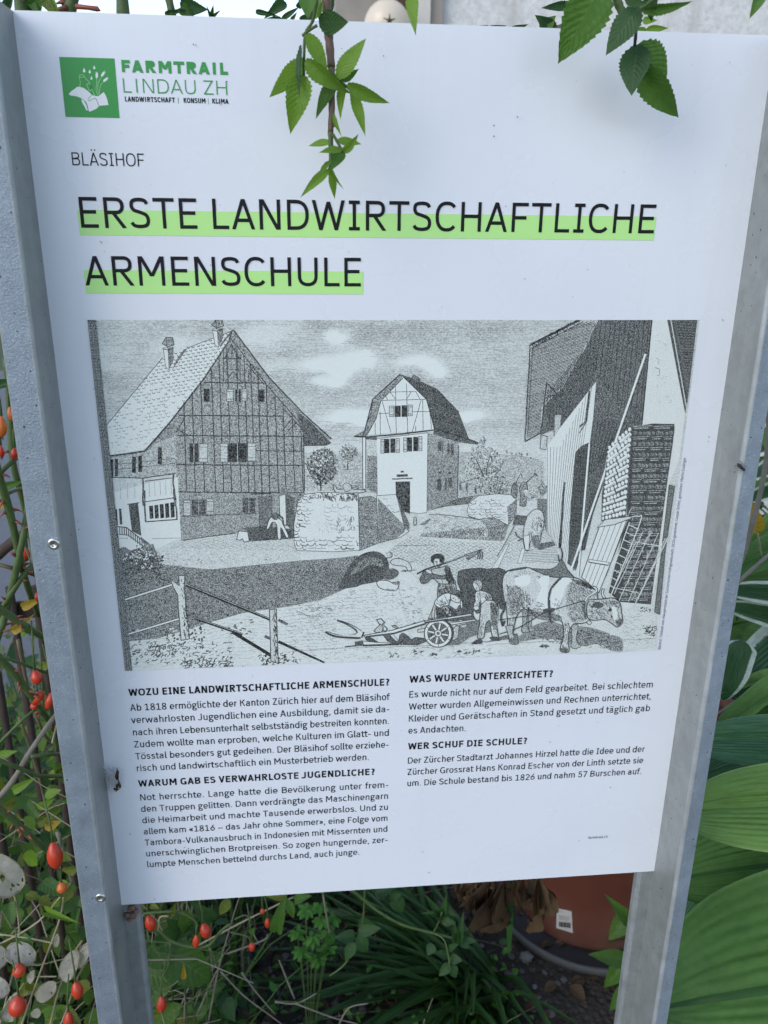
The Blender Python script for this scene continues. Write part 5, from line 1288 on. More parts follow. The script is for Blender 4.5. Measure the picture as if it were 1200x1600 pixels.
wt = NT('weathered_white_plaster')
w1 = wt.noise(3.2, 6, .7); w2 = wt.noise(26, 5, .7)
mpw = wt.n('ShaderNodeMapping'); mpw.inputs['Scale'].default_value = (1, 1, .12); wt.l(wt.coord(), mpw.inputs[0]); w3 = wt.noise(7, 4, .6, mpw.outputs[0])
wc = wt.mix(wt.ramp(w2, [(.35, (0, 0, 0)), (.65, (1, 1, 1))]), (.62, .61, .585), (.78, .775, .76)); wc = wt.mix(wt.math('MULTIPLY', wt.ramp(w3, [(.52, (0, 0, 0)), (.75, (1, 1, 1))]), .6), wc, (.34, .32, .28))
wc = wt.mix(wt.ramp(wt.noise(60, 4, .7), [(.5, (0, 0, 0)), (.66, (.55, .55, .55))]), wc, (.46, .45, .43))
wt.base(wc); wt.set(Roughness=.9); wt.bump(w2, .5, .01)
M['plaster'] = wt.m
M['grey_wood'] = m_plain('grey_board', (.33, .30, .26), .8, .25, 14, .2)
M['frame_white'] = m_plain('cream_frame_paint', (.62, .58, .52), .6, .08, 20)
M['frame_brown'] = m_plain('taupe_frame', (.34, .29, .24), .6, .12, 20)
M['dark_brown'] = m_plain('dark_brown_wood', (.07, .035, .02), .7, .3, 20)
YW = 2.6
xa, xb = at(690, 30, YW).x, 4.2
house = thing('house', 'weathered white plastered house wall with pale wooden corner behind the sign', 'house', (xa, YW, 0))
def hb(name, x0, y0, z0, x1, y1, z1, mat):
    mb = MB(((x0+x1)/2, y0, z0)); mb.box((x0, y0, z0), (x1, y1, z1)); return mb.build(name, mat, house)
hb('wall', xa, YW, 0, xb, YW+.3, 4.2, M['plaster'])
x1_ = at(672, 30, YW-.03).x; hb('corner_board', x1_, YW-.03, 0, xa-.002, YW+.25, 4.2, M['frame_brown'])
x2_ = at(640, 30, YW-.03).x; hb('door_frame', x2_, YW-.05, 0, x1_-.002, YW+.2, 4.2, M['frame_white'])
x3_ = at(527, 30, YW-.03).x; hb('side_wall', x3_, YW+.12, 0, x2_-.002, YW+.4, 4.2, M['grey_wood'])
hb('beam', at(612, 0, YW).x, YW+.02, at(612, 8, YW).z, x2_-.002, YW+.118, at(612, -10, YW).z, M['dark_brown'])
gl = at(605, 40, YW-.12)
lamp = thing('globe_lamp', 'round cream globe lamp on the house wall above the panel', 'lamp', gl)
rg = 36/ppm(YW-.12, 605, 35)
mb = MB(gl); mb.lathe([(rg*math.sin(a*math.pi/14)+1e-5, -rg*math.cos(a*math.pi/14)) for a in range(15)], 28, 0, gl)
gm = NT('cream_glass'); gm.base((.72, .62, .48)); gm.set(Roughness=.25); gm.b.inputs['Subsurface Weight'].default_value = .2; M['globe'] = gm.m
mb.build('globe', M['globe'], lamp)
mb = MB(gl); mb.box((gl.x-.03, gl.y+rg*.9, gl.z-.03), (gl.x+.03, YW+.118, gl.z+.03)); mb.build('bracket', M['dark_brown'], lamp)
mb = MB(gl)
for k in range(5):
    a = k*1.2566 + .3; c = gl + Vector((0, -rg*1.0, -.002)); mb.tube([c, c + Vector((math.cos(a)*rg*.28, rg*.04, math.sin(a)*rg*.28))], [.004, .001], 5)
mb.build('star_boss', M['dark_brown'], lamp)

# ------------------------------------------------------------------ rose branch hanging in front of the panel
YF = -.06
br = thing('rose_branch', 'young rose shoot with fresh toothed leaves hanging over the top middle of the panel', 'branch', at(515, 0, YF))
def T1p(x, y, Y=YF): return at(*T1(x, y), Y)
stem(br, [T1p(470, -120, YF), T1p(475, 0, YF), T1p(484, 200), T1p(494, 300), T1p(505, 450)], .0036, M['stem_red'], taper=.8)
stem(br, [T1p(505, 440), T1p(508, 600), T1p(507, 760), T1p(500, 885)], .0026, M['stem_red'], taper=.85)
stem(br, [T1p(500, 880), T1p(502, 1000), T1p(500, 1120)], .0022, M['stem'], taper=.6)
for pts in ([(500,450),(530,510),(580,560),(620,590),(650,625)], [(410,0),(380,140),(330,230),(322,400),(320,505)], [(410,170),(360,200),(310,240)], [(515,900),(545,950),(580,1020)], [(518,760),(530,850)]):
    stem(br, [T1p(x, y, YF-.004) for x, y in pts], .0011, M['stem'], 'leaf_stalk', 6)
dY = lambda: rnd.uniform(-.012, .012)
for (bx, by, tx, ty, w, key, roll) in [(420,150,615,150,150,'roseD',.1),(330,400,92,655,135,'fresh',-.3),(300,300,275,645,62,'roseD',.9),(320,505,226,860,165,'fresh',.1),(340,225,490,500,110,'fresh',-.4),
    (335,400,590,640,115,'fresh',.3),(545,525,730,252,118,'fresh',-.35),(560,535,695,475,62,'rose',.5),(612,560,888,715,92,'fresh',.3),(636,598,738,910,72,'lance',-.3),(548,532,386,760,100,'rose',.5),(592,556,553,782,58,'lance',.4),
    (520,760,562,905,30,'lance',.4),(500,955,345,965,56,'fresh',.6),(545,938,708,962,62,'fresh',-.5),(575,1015,690,925,62,'fresh',.5),(575,1010,428,1008,50,'lance',.6),(578,1010,505,1122,85,'rose',.2),
    (500,1075,408,1188,36,'lance',.5),(488,1140,302,1297,66,'fresh',.3),(498,1120,530,1338,52,'lance',-.2),(505,1110,548,1238,30,'lance',.5),(340,-60,345,108,115,'rose',0),(425,-20,420,150,52,'fresh',.6),(520,-20,500,95,40,'roseD',.6)]:
    Y0 = YF + dY(); place(pick(key), T1p(bx, by, Y0), T1p(tx, ty, Y0 + rnd.uniform(-.02, .012)), w/4.2857/ppm(YF, *T1(bx, by)), br, roll=roll, bend=rnd.uniform(.35, .9))
lf = thing('rose_leaf', 'single narrow rose leaf hanging in front of the globe lamp', 'leaf', at(645, 0, YF))
place(LEAF['fresh'][0], at(643, -22, YF), at(647, 51, YF-.01), wpx(21, YF, 645, 20), lf, 'blade', roll=.3); stem(lf, [at(640, -70, YF), at(643, -22, YF)], .001, M['stem'], 'leaf_stalk')

br2 = thing('rose_branch', 'rose twig with large dark green toothed leaves hanging over the top right of the panel', 'branch', at(990, 0, YF))
def T2p(x, y, Y=YF): return at(*T2(x, y), Y)
for (bx, by, tx, ty, w, key, roll) in [(345,-110,116,330,245,'rose',-.15),(527,35,354,282,140,'roseD',.3),(520,232,486,492,165,'roseD',.25),(520,232,680,440,185,'rose',-.3),(520,330,745,648,150,'rose',.1),(598,-60,580,122,80,'roseD',.4),
    (530,45,815,38,62,'rose',.5),(455,-10,555,25,55,'roseD',.4)]:
    Y0 = YF + dY() + (.012 if tx in (680, 745) else 0); place(pick(key), T2p(bx, by, Y0), T2p(tx, ty, Y0 + rnd.uniform(-.02, .01)), w/3.3333/ppm(YF, *T2(bx, by)), br2, roll=roll, bend=rnd.uniform(.3, .7))
stem(br2, [T2p(535, -60), T2p(525, 20), T2p(514, 150), T2p(505, 240)], .0012, M['bark'], 'leaf_stalk'); stem(br2, [T2p(390, -60), T2p(425, 30), T2p(440, 60)], .003, M['stem']); stem(br2, [T2p(700, -90), T2p(600, 0), T2p(525, 50)], .0016, M['stem'])
lf = thing('rose_leaf', 'lone green rose leaf tip at the upper right corner of the picture', 'leaf', at(1190, 0, YF))
place(LEAF['rose'][1], T2p(1185, -60), T2p(1108, 88), 60/3.33/ppm(YF, 1190, 0), lf, 'blade'); stem(lf, [T2p(1190, -160), T2p(1185, -60)], .001, M['stem'], 'leaf_stalk')
br3 = thing('rose_branch', 'rose twig with small leaves just above the panel top before the white wall', 'branch', at(880, 40, .09))
for (bx, by, tx, ty, w, key) in [(868,48,838,25,20,'roseD'),(925,55,880,8,10,'rose')][:1] + [(1010,46,1043,44,11,'fresh'),(1010,47,985,46,8,'fresh'),(1005,32,1023,32,11,'fresh'),(846,48,866,27,22,'rose'),(890,8,850,12,14,'roseD'),(740,46,757,41,7,'roseD'),(762,46,786,41,9,'rose'),(798,48,820,40,10,'roseD'),(900,-10,930,30,16,'roseD')]:
    place(pick(key), at(bx, by, .09), at(tx, ty, .08), wpx(w, .09, bx, by), br3)
stem(br3, [at(800, 70, .09), at(870, 47, .09), at(888, 33, .09), at(905, 0, .09)], .0035, M['stem_brown'])
br4 = thing('rose_branch', 'slim rose twigs with small dark leaves standing above the top left edge of the panel', 'branch', at(430, 40, .12))
for (bx, by, tx, ty, w, key) in [(444,2,423,20,18,'roseD'),(400,18,426,23,8,'roseD'),(440,30,418,29,8,'roseD'),(440,30,466,12,8,'roseD'),(466,12,470,2,9,'roseD'),(455,32,462,22,6,'rose'),(470,36,485,22,14,'roseD'),(282,10,315,14,26,'roseD'),(284,12,300,30,18,'rose'),(258,22,285,16,8,'roseD'),(330,28,333,10,6,'roseD'),(330,28,325,15,5,'roseD'),(330,28,342,18,5,'roseD'),(486,30,515,-6,13,'fresh'),(508,30,518,0,14,'rose')]:
    place(pick(key), at(bx, by, .12), at(tx, ty, .11), wpx(w, .12, bx, by), br4)
for a, b, r_s in (((262,-10),(275,60),.0034),((190,-20),(193,60),.0055),((500,-20),(470,70),.003),((428,25),(440,70),.0015),((330,28),(331,60),.0012)): stem(br4, [at(*a, .12), at((a[0]+b[0])/2+1, (a[1]+b[1])/2, .12), at(*b, .12)], r_s, M['stem'])

# ------------------------------------------------------------------ rose bush left of and behind the sign
def hip_mesh():
    mb = MB(); prof_ = [(.0001, 0), (.10, .03), (.22, .15), (.33, .32), (.385, .50), (.36, .68), (.27, .84), (.15, .94), (.10, .965), (.06, .95), (.0001, .94)]
    mb.lathe(prof_, 18); return mb
def crown_mesh():
    mb = MB()
    for k in range(5):
        a = k*1.2566; mb.tube([(.09*math.cos(a), .09*math.sin(a), .95), (.13*math.cos(a), .13*math.sin(a), 1.06), (.11*math.cos(a), .11*math.sin(a), 1.12)], [.03, .02, .006], 5)
    return mb
hipme = hip_mesh().mesh('hip'); hipme.materials.append(M['hip']); hipmo = hip_mesh().mesh('hip'); hipmo.materials.append(M['hip_o'])
crm = crown_mesh().mesh('calyx'); crm.materials.append(M['bark'])
def hip(parent, x, y, w, h, Y, orange=False, tilt=0.0, name='rose_hip'):
    c = at(x, y - h/2, Y); s = h/ppm(Y, x, y); sw = w/ppm(Y, x, y)/.77
    o = link(name, hipmo if orange else hipme, parent); o.location = c - wloc(parent); o.scale = (sw, sw, s); o.rotation_euler = (math.pi + R(-8), R(tilt), 0)
    k = link('calyx', crm, o)
    mb = MB(c); up = c + Vector((rnd.uniform(-.012, .012), rnd.uniform(.0, .02), .05)); mb.tube([c, c + Vector((0, .002, .015)), up], [.0013, .0010, .0009], 6); mb.build('hip_stalk', M['stem'], parent)
    return o
rb = thing('rose_bush', 'rose bush with red hips and green thorny canes beside the left post', 'bush', at(40, 1400, .12) * Vector((1, 1, 0)) if False else Vector((at(40, 1400, .12).x, .12, 0)))
def cane(parent, pts, rad, mat, thorns=0, Ys=None):
    rad *= .68; P_ = [at(x, y, Y) for x, y, Y in pts]
    o = stem(parent, P_, rad, mat, 'cane', 8, .8)
    Q = [Vector(q) for q in crom([tuple(q) for q in P_], 6)]
    if thorns:
        mb = MB(P_[0])
        for _ in range(thorns):
            i = rnd.randrange(len(Q)-1); a = Q[i]; t = (Q[i+1]-a).normalized(); d = Vector((rnd.uniform(-1, 1), rnd.uniform(-1, .2), rnd.uniform(-.6, .6))); d = (d - t*d.dot(t)).normalized()
            L_ = rad*rnd.uniform(1.0, 1.7); mb.tube([a + d*rad*.8 - t*rad*.4, a + d*(rad+L_*.5) - t*L_*.1, a + d*(rad+L_) + t*L_*.35], [rad*.45, rad*.25, rad*.05], 5)
        mb.build('thorns', M['thorn'], o, 'stuff')
    return o
for pts, rad, mt in [
    ([(-20,760,.10),(20,720,.12),(60,690,.2)], .004, 'stem'), ([(-15,700,.08),(15,800,.1),(38,900,.12),(60,960,.2)], .0065, 'stem'), ([(10,560,.2),(16,640,.2),(20,720,.2),(40,800,.22),(60,900,.25)], .006, 'stem'),
    ([(-10,975,.1),(25,915,.1),(50,885,.12),(70,870,.2)], .005, 'stem'), ([(-10,1010,.08),(8,960,.1),(34,850,.1),(44,790,.12)], .0062, 'stem'), ([(-10,945,.08),(20,965,.09),(50,985,.1),(85,1005,.14)], .0062, 'stem'),
    ([(-10,880,.1),(20,888,.1),(60,900,.14)], .0035, 'stem_brown'), ([(-10,790,.1),(15,770,.1),(45,760,.14)], .003, 'stem_brown'), ([(-10,1020,.07),(20,1050,.08),(55,1095,.1),(85,1140,.16)], .0062, 'stem'), ([(-10,1025,.06),(20,1032,.07),(55,1045,.09),(85,1055,.12)], .0026, 'stem'),
    ([(-10,1255,.06),(20,1220,.07),(50,1170,.08),(92,1110,.12)], .0052, 'grey_stem'), ([(-10,1185,.05),(25,1198,.06),(62,1212,.08),(110,1212,.12)], .0040, 'stem'), ([(48,1182,.07),(75,1179,.08),(105,1177,.12)], .0036, 'stem'), ([(-10,1258,.05),(20,1280,.06),(60,1318,.08),(125,1365,.14)], .0062, 'stem'),
    ([(0,1160,.1),(30,1130,.1),(62,1102,.12)], .003, 'stem'), ([(28,1000,.14),(45,1080,.14),(65,1140,.14),(80,1160,.16)], .0032, 'stem_brown'), ([(30,1120,.2),(60,1210,.2),(75,1280,.2),(80,1320,.2)], .003, 'stem_brown'), ([(90,1300,.16),(105,1350,.16),(118,1395,.18)], .004, 'grey_stem'), ([(-10,870,.3),(30,840,.3),(60,820,.3)], .012, 'bark'),
    ([(30,-20,.14),(34,20,.14),(40,70,.14)], .009, 'stem'), ([(118,-20,.11),(108,20,.11),(98,80,.11)], .0085, 'stem'), ([(92,-20,.13),(102,12,.13),(104,40,.13)], .004, 'stem'), ([(60,1040,.3),(75,1100,.3),(90,1180,.3)], .004, 'stem')]:
    cane(rb, pts, rad, M[mt], 9 if rad > .0045 and mt == 'stem' else 0)
mb = MB(at(118, 10, .10)); mb.tube([at(118, 10, .10), at(138, 12, .10), at(152, 14, .10), at(157, 17, .10)], [.0022, .0018, .0022, .0004], 6); mb.build('thorn', M['thorn'], rb)
for bx, by, tx, ty, w, k_ in [(50,22,42,-14,20,'roseD'),(48,20,64,-12,22,'rose'),(60,-12,88,26,16,'yell'),(75,-6,92,24,12,'fresh'),(8,14,18,-12,14,'roseD'),(40,-10,60,22,14,'rose')]: place(pick(k_), at(bx, by, .1), at(tx, ty, .09), wpx(w, .1, bx, by), rb)
for x, y, w, h, Y, o_, t_l in [(2,667,18,34,.06,1,5),(15,647,12,24,.07,1,-8),(23,709,11,19,.1,0,10),(1,706,10,20,.1,0,0),(42,868,18,24,.14,0,20),(58,933,9,16,.12,0,0),(54,1059,18,24,.08,0,-10),(68,1092,16,26,.1,0,40),(82,1096,14,30,.1,0,20),(60,1106,12,14,.1,0,60),(82,1339,24,46,.05,0,-4),(96,1388,16,19,.06,1,0),(30,1517,20,24,.05,0,6),(29,1574,27,34,.04,0,10),(118,1549,18,30,.05,0,-6),(107,1598,16,34,.05,0,4)]:
    hip(rb, x, y, w, h, Y, bool(o_), t_l)
r3 = random.Random(11)
for i in range(120):                                   # leaflets low in the bush
    x = r3.uniform(-25, 135); y = r3.uniform(1385, 1640) if i < 84 else r3.uniform(1180, 1400)
    Y = r3.uniform(.07, .24); k_ = r3.choice(['rose', 'rose', 'roseD', 'yell', 'fresh', 'yell', 'nettle'])
    a = r3.uniform(.2, 2.9); L_ = r3.uniform(20, 40); w = L_*r3.uniform(.5, .68)
    bx = at(x, y, Y); place(pick(k_, r3), bx, at(x + math.cos(a)*L_, y + math.sin(a)*L_*.8, Y + r3.uniform(-.03, .02)), w/ppm(Y, x, y), rb, roll=r3.uniform(-.6, .6))
for x, y, k_ in ((28,980,'yellow'),(-2,790,'yellow'),(44,945,'yellow'),(70,1280,'yell'),(85,1210,'yell'),(6,1180,'fresh'),(30,1230,'fresh'),(80,1240,'fresh'),(68,1258,'fresh'),(70,1040,'yell'),(12,760,'rose'),(8,600,'roseD'),(80,1290,'yellow')):
    place(pick(k_, r3), at(x-10, y+4, .14), at(x+14, y-6, .13), wpx(15, .14, x, y), rb, roll=r3.uniform(-.5, .5))

# rose twigs reaching below the panel
C4 = lambda x, y: (200 + x/3, 1340 + y/3)
rt = thing('rose_twig', 'rose twig with several red hips hanging under the lower left corner of the panel', 'twig', at(260, 1430, .12))
def s4(parent, pts, rad, mat, Y=.12, nm='twig_stem'): stem(parent, [at(*C4(x, y), Y) for x, y in pts], rad, mat, nm, 6, .8)
s4(rt, [(20,280),(60,265),(150,255),(240,256),(300,285),(325,312)], .0020, M['stem']); s4(rt, [(140,335),(200,390),(300,420),(380,410),(430,350),(480,310)], .0022, M['stem']); s4(rt, [(325,312),(318,360)], .0013, M['stem'])
s4(rt, [(200,395),(190,500),(160,570),(155,645)], .0012, M['stem']); s4(rt, [(140,340),(150,280),(190,275)], .0014, M['straw']); s4(rt, [(240,575),(180,610),(80,600)], .0014, M['stem']); s4(rt, [(380,420),(420,500)], .0018, M['stem']); s4(rt, [(480,350),(560,370),(575,400)], .0013, M['stem'])
s4(rt, [(500,290),(550,270),(580,300)], .0012, M['stem'])
for x, y, w, h, t_l in ((231,1444,17,28,-12),(317,1456,17,26,-14),(307,1472,11,24,6),(418,1443,10,18,0),(410,1424,8,10,0),(393,1480,11,16,0),(252,1571,15,29,2)): hip(rt, x, y, w, h, .12, False, t_l)
for bx, by, tx, ty, w, k_ in [(470,195,430,278,52,'yell'),(215,265,215,232,16,'yell'),(260,570,262,515,24,'yellow'),(110,760,145,725,26,'yell'),(700,345,715,225,64,'rose'),(745,195,785,300,40,'rose'),(780,200,845,180,44,'rose'),(740,175,660,190,40,'yell'),(105,225,140,235,30,'yell'),(575,360,590,330,28,'rose')]:
    place(pick(k_), at(*C4(bx, by), .12), at(*C4(tx, ty), .11), w/3/ppm(.12, *C4(bx, by)), rt, roll=rnd.uniform(-.3, .3))
rt2 = thing('rose_twig', 'arching rose twig with small dull green leaflets below the middle of the panel', 'twig', at(620, 1400, .15))
C5 = lambda x, y: (560 + x/2.222, 1340 + y/2.222)
stem(rt2, [at(500, 1375, .15), at(*C5(-30, 110), .15), at(*C5(60, 180), .15), at(*C5(150, 232), .15), at(*C5(260, 262), .15), at(*C5(350, 285), .15)], .0024, M['stem'], 'twig_stem', 7, .7)
stem(rt2, [at(*C5(260, 262), .15), at(*C5(300, 290), .14), at(*C5(318, 380), .13)], .0012, M['stem'], 'leaf_stalk'); stem(rt2, [at(*C5(260, 262), .15), at(*C5(280, 220), .14), at(*C5(290, 190), .13)], .0012, M['stem'], 'leaf_stalk')
stem(rt2, [at(570, 1385, .15), at(567, 1440, .15), at(557, 1470, .15), at(540, 1505, .15), at(515, 1525, .15)], .0012, M['stem'], 'leaf_stalk')
for bx, by, tx, ty, w, k_ in [(290,215,250,150,30,'roseD'),(292,200,300,150,28,'roseD'),(295,190,330,195,30,'roseD'),(290,215,335,230,32,'roseD'),(290,200,250,190,26,'roseD'),(350,285,410,290,28,'roseD'),(355,285,385,320,28,'roseD'),(345,283,360,235,30,'roseD'),(340,290,330,240,24,'roseD'),(315,340,265,330,30,'roseD'),(316,350,358,358,34,'roseD'),(318,370,280,412,34,'roseD'),(320,375,345,422,36,'roseD'),(310,320,345,300,22,'roseD'),(260,300,240,340,36,'roseD')]:
    place(pick(k_), at(*C5(bx, by), .14), at(*C5(tx, ty), .13), w/2.222/ppm(.14, *C5(bx, by)), rt2, roll=rnd.uniform(-.3, .3))
for bx, by, tx, ty, w in [(1065,365,978,375,56),(1060,395,1015,492,54),(1075,365,1130,460,56),(1080,350,1182,330,52)]: place(pick('roseD'), at(*C4(bx, by), .14), at(*C4(tx, ty), .13), w/3/ppm(.14, *C4(bx, by)), rt2)
for bx, by, tx, ty, w in [(60,120,110,110,50),(120,130,160,200,52),(110,140,140,130,40),(0,240,60,245,60),(0,270,30,340,50)]: place(pick('roseD'), at(*C5(bx, by), .18), at(*C5(tx, ty), .17), w/2.222/ppm(.18, *C5(bx, by)), rt2)

# ------------------------------------------------------------------ honesty (silver pods), iron fence, weeds on the left
hon = thing('honesty_plant', 'dry honesty plant with papery silver seed pods at the lower left', 'plant', Vector((at(50, 1500, .09).x, .09, 0)))
for bx, by, tx, ty, w in [(-20,1340,30,1398,52),(10,1482,54,1500,32),(-24,1480,8,1508,30),(97,1532,118,1490,26),(119,1512,138,1477,18),(86,1480,90,1462,9),(57,1562,86,1538,24),(8,1596,26,1558,22),(44,1535,52,1520,12),(-15,1530,12,1555,24),(52,1590,60,1578,14)]:
    place(pick('silver'), at(bx, by, .07), at(tx, ty, .06), wpx(w, .07, bx, by), hon, 'seed_pod', roll=rnd.uniform(-.3, .3))
for pts in ([(20,1640),(48,1560),(70,1500),(95,1430),(100,1380)], [(70,1640),(88,1560),(110,1500),(128,1470)], [(-10,1640),(10,1560),(30,1470),(20,1390),(0,1360)], [(60,1650),(95,1600),(120,1530),(138,1500)], [(0,1460),(40,1465),(90,1475)], [(-10,1480),(60,1440),(110,1380)]):
    stem(hon, [at(x, y, .08) for x, y in pts], .0011, M['straw'], 'stalk', 5)
fence = thing('iron_fence', 'dark rusty iron bar fence behind the rose canes on the left', 'fence', Vector((-.5, .36, 0)))
M['rust'] = m_plain('rusty_iron', (.045, .030, .024), .8, .5, 60, .5, .3)
xf = [at(x, 1200, .36).x for x in (21, 58, 95)]; sp_ = (xf[2]-xf[0])/2
for k in range(-14, 4):
    x = xf[0] + k*sp_; mb = MB((x, .36, 0)); z1 = 1.02
    mb.tube([(x, .36, -.05), (x + rnd.uniform(-.002, .002), .36, .5), (x, .36, z1)], .0055, 8); mb.build('bar', M['rust'], fence)
for z in (.10, .98):
    mb = MB((-.5, .36, z)); mb.box((xf[0]-14.5*sp_, .367, z-.012), (xf[0]+3.5*sp_, .373, z+.012)); mb.build('rail', M['rust'], fence)

def undergrowth(name, boxes, n, keys, seed, lmin, lmax, mats_extra=None, gap=None):
    """many crossing leaves joined in one mesh: growth nobody could count"""
    r = random.Random(seed); mb = MB(); names = []; mats = []
    for k in keys:
        me = LEAF[k][0]; m_ = me.materials[0]
        if m_ not in mats: mats.append(m_)
    tmpl = []
    for k in keys:
        sh = {'strap': 'strap'}.get(k, 'oval'); pts = []; uv = []
        for i in range(6):
            u = i/5; w = math.sin(math.pi*u**.8)**.8 if sh == 'oval' else (1-u**2)*min(1, u*6+.3)
            for v in (-1, 0, 1): pts.append((u, v*w*.5, abs(v)*w*.06 - .3*u*u)); uv.append((u, v*.5+.5))
        fs = [(i*3+j, i*3+j+1, i*3+j+4, i*3+j+3) for i in range(5) for j in range(2)]
        tmpl.append((pts, uv, fs, mats.index(LEAF[k][0].materials[0]), sh))
    for (x0, x1, y0, y1, z0, z1, wt_) in boxes:
        for _ in range(int(n*wt_)):
            p0 = Vector((r.uniform(x0, x1), r.uniform(y0, y1), z0 + (z1-z0)*r.random()**1.4)); pts, uv, fs, mi, sh = r.choice(tmpl)
            if gap and gap(p0): continue
            a = r.uniform(0, 6.283); e_ = r.uniform(-.5, .9); x = Vector((math.cos(a)*math.cos(e_), math.sin(a)*math.cos(e_), math.sin(e_)))
            zz = Vector((r.gauss(0, .5), r.gauss(-.3, .5), 1)); zz = (zz - x*zz.dot(x)).normalized(); y = zz.cross(x); L_ = r.uniform(lmin, lmax); w = L_*(.55 if sh == 'oval' else .07)
            if sh == 'strap': L_ *= 2.6
            mb.add([p0 + x*(q[0]*L_) + y*(q[1]*w) + zz*(q[2]*L_) for q in pts], fs, mi, 0, True, uv)
    me = mb.mesh(name, uv=True)
    for m_ in mats: me.materials.append(m_)
    return link(name, me, None, None, 'stuff')
undergrowth('weeds', [(-1.3, -.02, .42, 1.2, 0, .62, .7), (-1.0, -.02, .12, .36, 0, .30, .3)], 4200, ['rose', 'fresh', 'yell', 'roseD', 'nettle'], 4, .025, .06)
def blades(name, centres, n, hmin, hmax, mats, seed, wd=.003, spread=.5):
    r = random.Random(seed); mb = MB()
    for (x0, x1, y0, y1, wt_) in centres:
        for _ in range(int(n*wt_)):
            p0 = Vector((r.uniform(x0, x1), r.uniform(y0, y1), -.005)); h = r.uniform(hmin, hmax); a = r.uniform(0, 6.28); d = Vector((math.cos(a), math.sin(a), 0))*h*r.uniform(.1, spread); sd_ = Vector((-math.sin(a), math.cos(a), 0))*wd*r.uniform(.5, 1.2)
            V = []; UV = []
            for i in range(5):
                u = i/4; q = p0 + Vector((0, 0, h*(u - .25*u**3))) + d*u**1.8; k = 1-u**2*.95
                V += [q - sd_*k, q + sd_*k]; UV += [(u, 0), (u, 1)]
            mb.add(V, [(2*i, 2*i+1, 2*i+3, 2*i+2) for i in range(4)], r.randrange(len(mats)) if r.random() < .5 else 0, 0, True, UV)
    me = mb.mesh(name, uv=True)
    for m_ in mats: me.materials.append(m_)
    return link(name, me, None, None, 'stuff')
blades('grass', [(-1.4, .05, .10, 1.7, 1)], 2600, .12, .5, [M['grass'], M['straw'], M['grass']], 8, .003, .8)

mb = MB(); r6 = random.Random(31)
for _ in range(230):
    p0 = Vector((r6.uniform(-.42, -.005), r6.uniform(.06, .40), r6.uniform(.15, 1.15)**1.0)); p0.z = .1 + (p0.z-.1)*r6.random()**.6
    d = Vector((r6.gauss(0, 1), r6.gauss(0, .5), r6.gauss(.2, .8))).normalized()*r6.uniform(.06, .20); q = p0 + d*.5 + Vector((r6.gauss(0, .012), r6.gauss(0, .012), r6.gauss(0, .012)))
    w_ = r6.uniform(.0005, .0014); mb.tube([p0, q, p0 + d], [w_, w_*.9, w_*.5], 4, r6.choice((0, 0, 1, 2)), 0, False)
    if r6.random() < .5: mb.tube([q, q + Vector((r6.gauss(0, .03), r6.gauss(0, .02), r6.gauss(.02, .03)))], [w_*.7, w_*.3], 4, r6.choice((0, 1, 2)), 0, False)
mb.build('dry_twigs', [M['straw'], M['grey_stem'], M['stem']], None, 'stuff')
# ------------------------------------------------------------------ plants on the ground under the panel
def clump(parent, base, n, hmin, hmax, wd, key, seed, azr=(0, 6.283), lean=(.3, 1.1), name='leaf'):
    r = random.Random(seed)
    for _ in range(n):
        a = r.uniform(*azr); e_ = r.uniform(*lean); d = Vector((math.cos(a)*math.sin(e_), math.sin(a)*math.sin(e_), math.cos(e_))); L_ = r.uniform(hmin, hmax)
        b0 = base + Vector((r.uniform(-.05, .05), r.uniform(-.05, .05), 0)); place(pick(key, r), b0, b0 + d*L_, wd*r.uniform(.7, 1.2), parent, name, face=Vector((0, 0, 1)) - d*.2, bend=r.uniform(.8, 1.8))
cb = atz(770, 1500, 0); cb = Vector((cb.x, .50, 0))
dl = thing('day_lily', 'clump of arching dark green strap leaves in front of the terracotta pot', 'plant', cb)
clump(dl, cb + Vector((-.04, 0, 0)), 70, .26, .48, .015, 'strap', 5, (1.9, 4.9), (.35, 1.3)); clump(dl, cb + Vector((-.10, .05, 0)), 46, .25, .42, .014, 'strap', 6, (1.6, 5.2), (.3, 1.3)); clump(dl, cb + Vector((-.02, -.02, 0)), 14, .12, .24, .012, 'strap', 7, (4.4, 6.0), (.9, 1.4))
place(LEAF['strap'][0], at(795, 1490, .42), at(800, 1330, .42), .012, dl, bend=.3)
for bx, by, tx, ty, w in [(728,1368,738,1418,30),(774,1366,757,1474,20),(790,1370,778,1464,12),(836,1364,850,1474,15),(842,1364,838,1450,11),(752,1366,764,1432,22),(806,1366,812,1432,14),(716,1372,730,1402,30),(818,1366,822,1420,14)]:
    place(pick('dead'), at(bx, by, .38), at(tx, ty, .37), wpx(w, .38, bx, by), dl, 'dead_leaf', roll=rnd.uniform(-.9, .9))
for _ in range(16):
    x = rnd.uniform(715, 828); y = rnd.uniform(1355, 1385); place(pick('dead'), at(x, y, .40), at(x + rnd.uniform(-14, 14), y + rnd.uniform(25, 75), .39), wpx(rnd.uniform(9, 18), .4, x, y), dl, 'dead_leaf', roll=rnd.uniform(-1.4, 1.4))
spg = thing('spurge', 'bright green spurge seedling with small rounded leaves on the dark soil', 'plant', Vector((at(480, 1500, .40).x, .40, 0)))
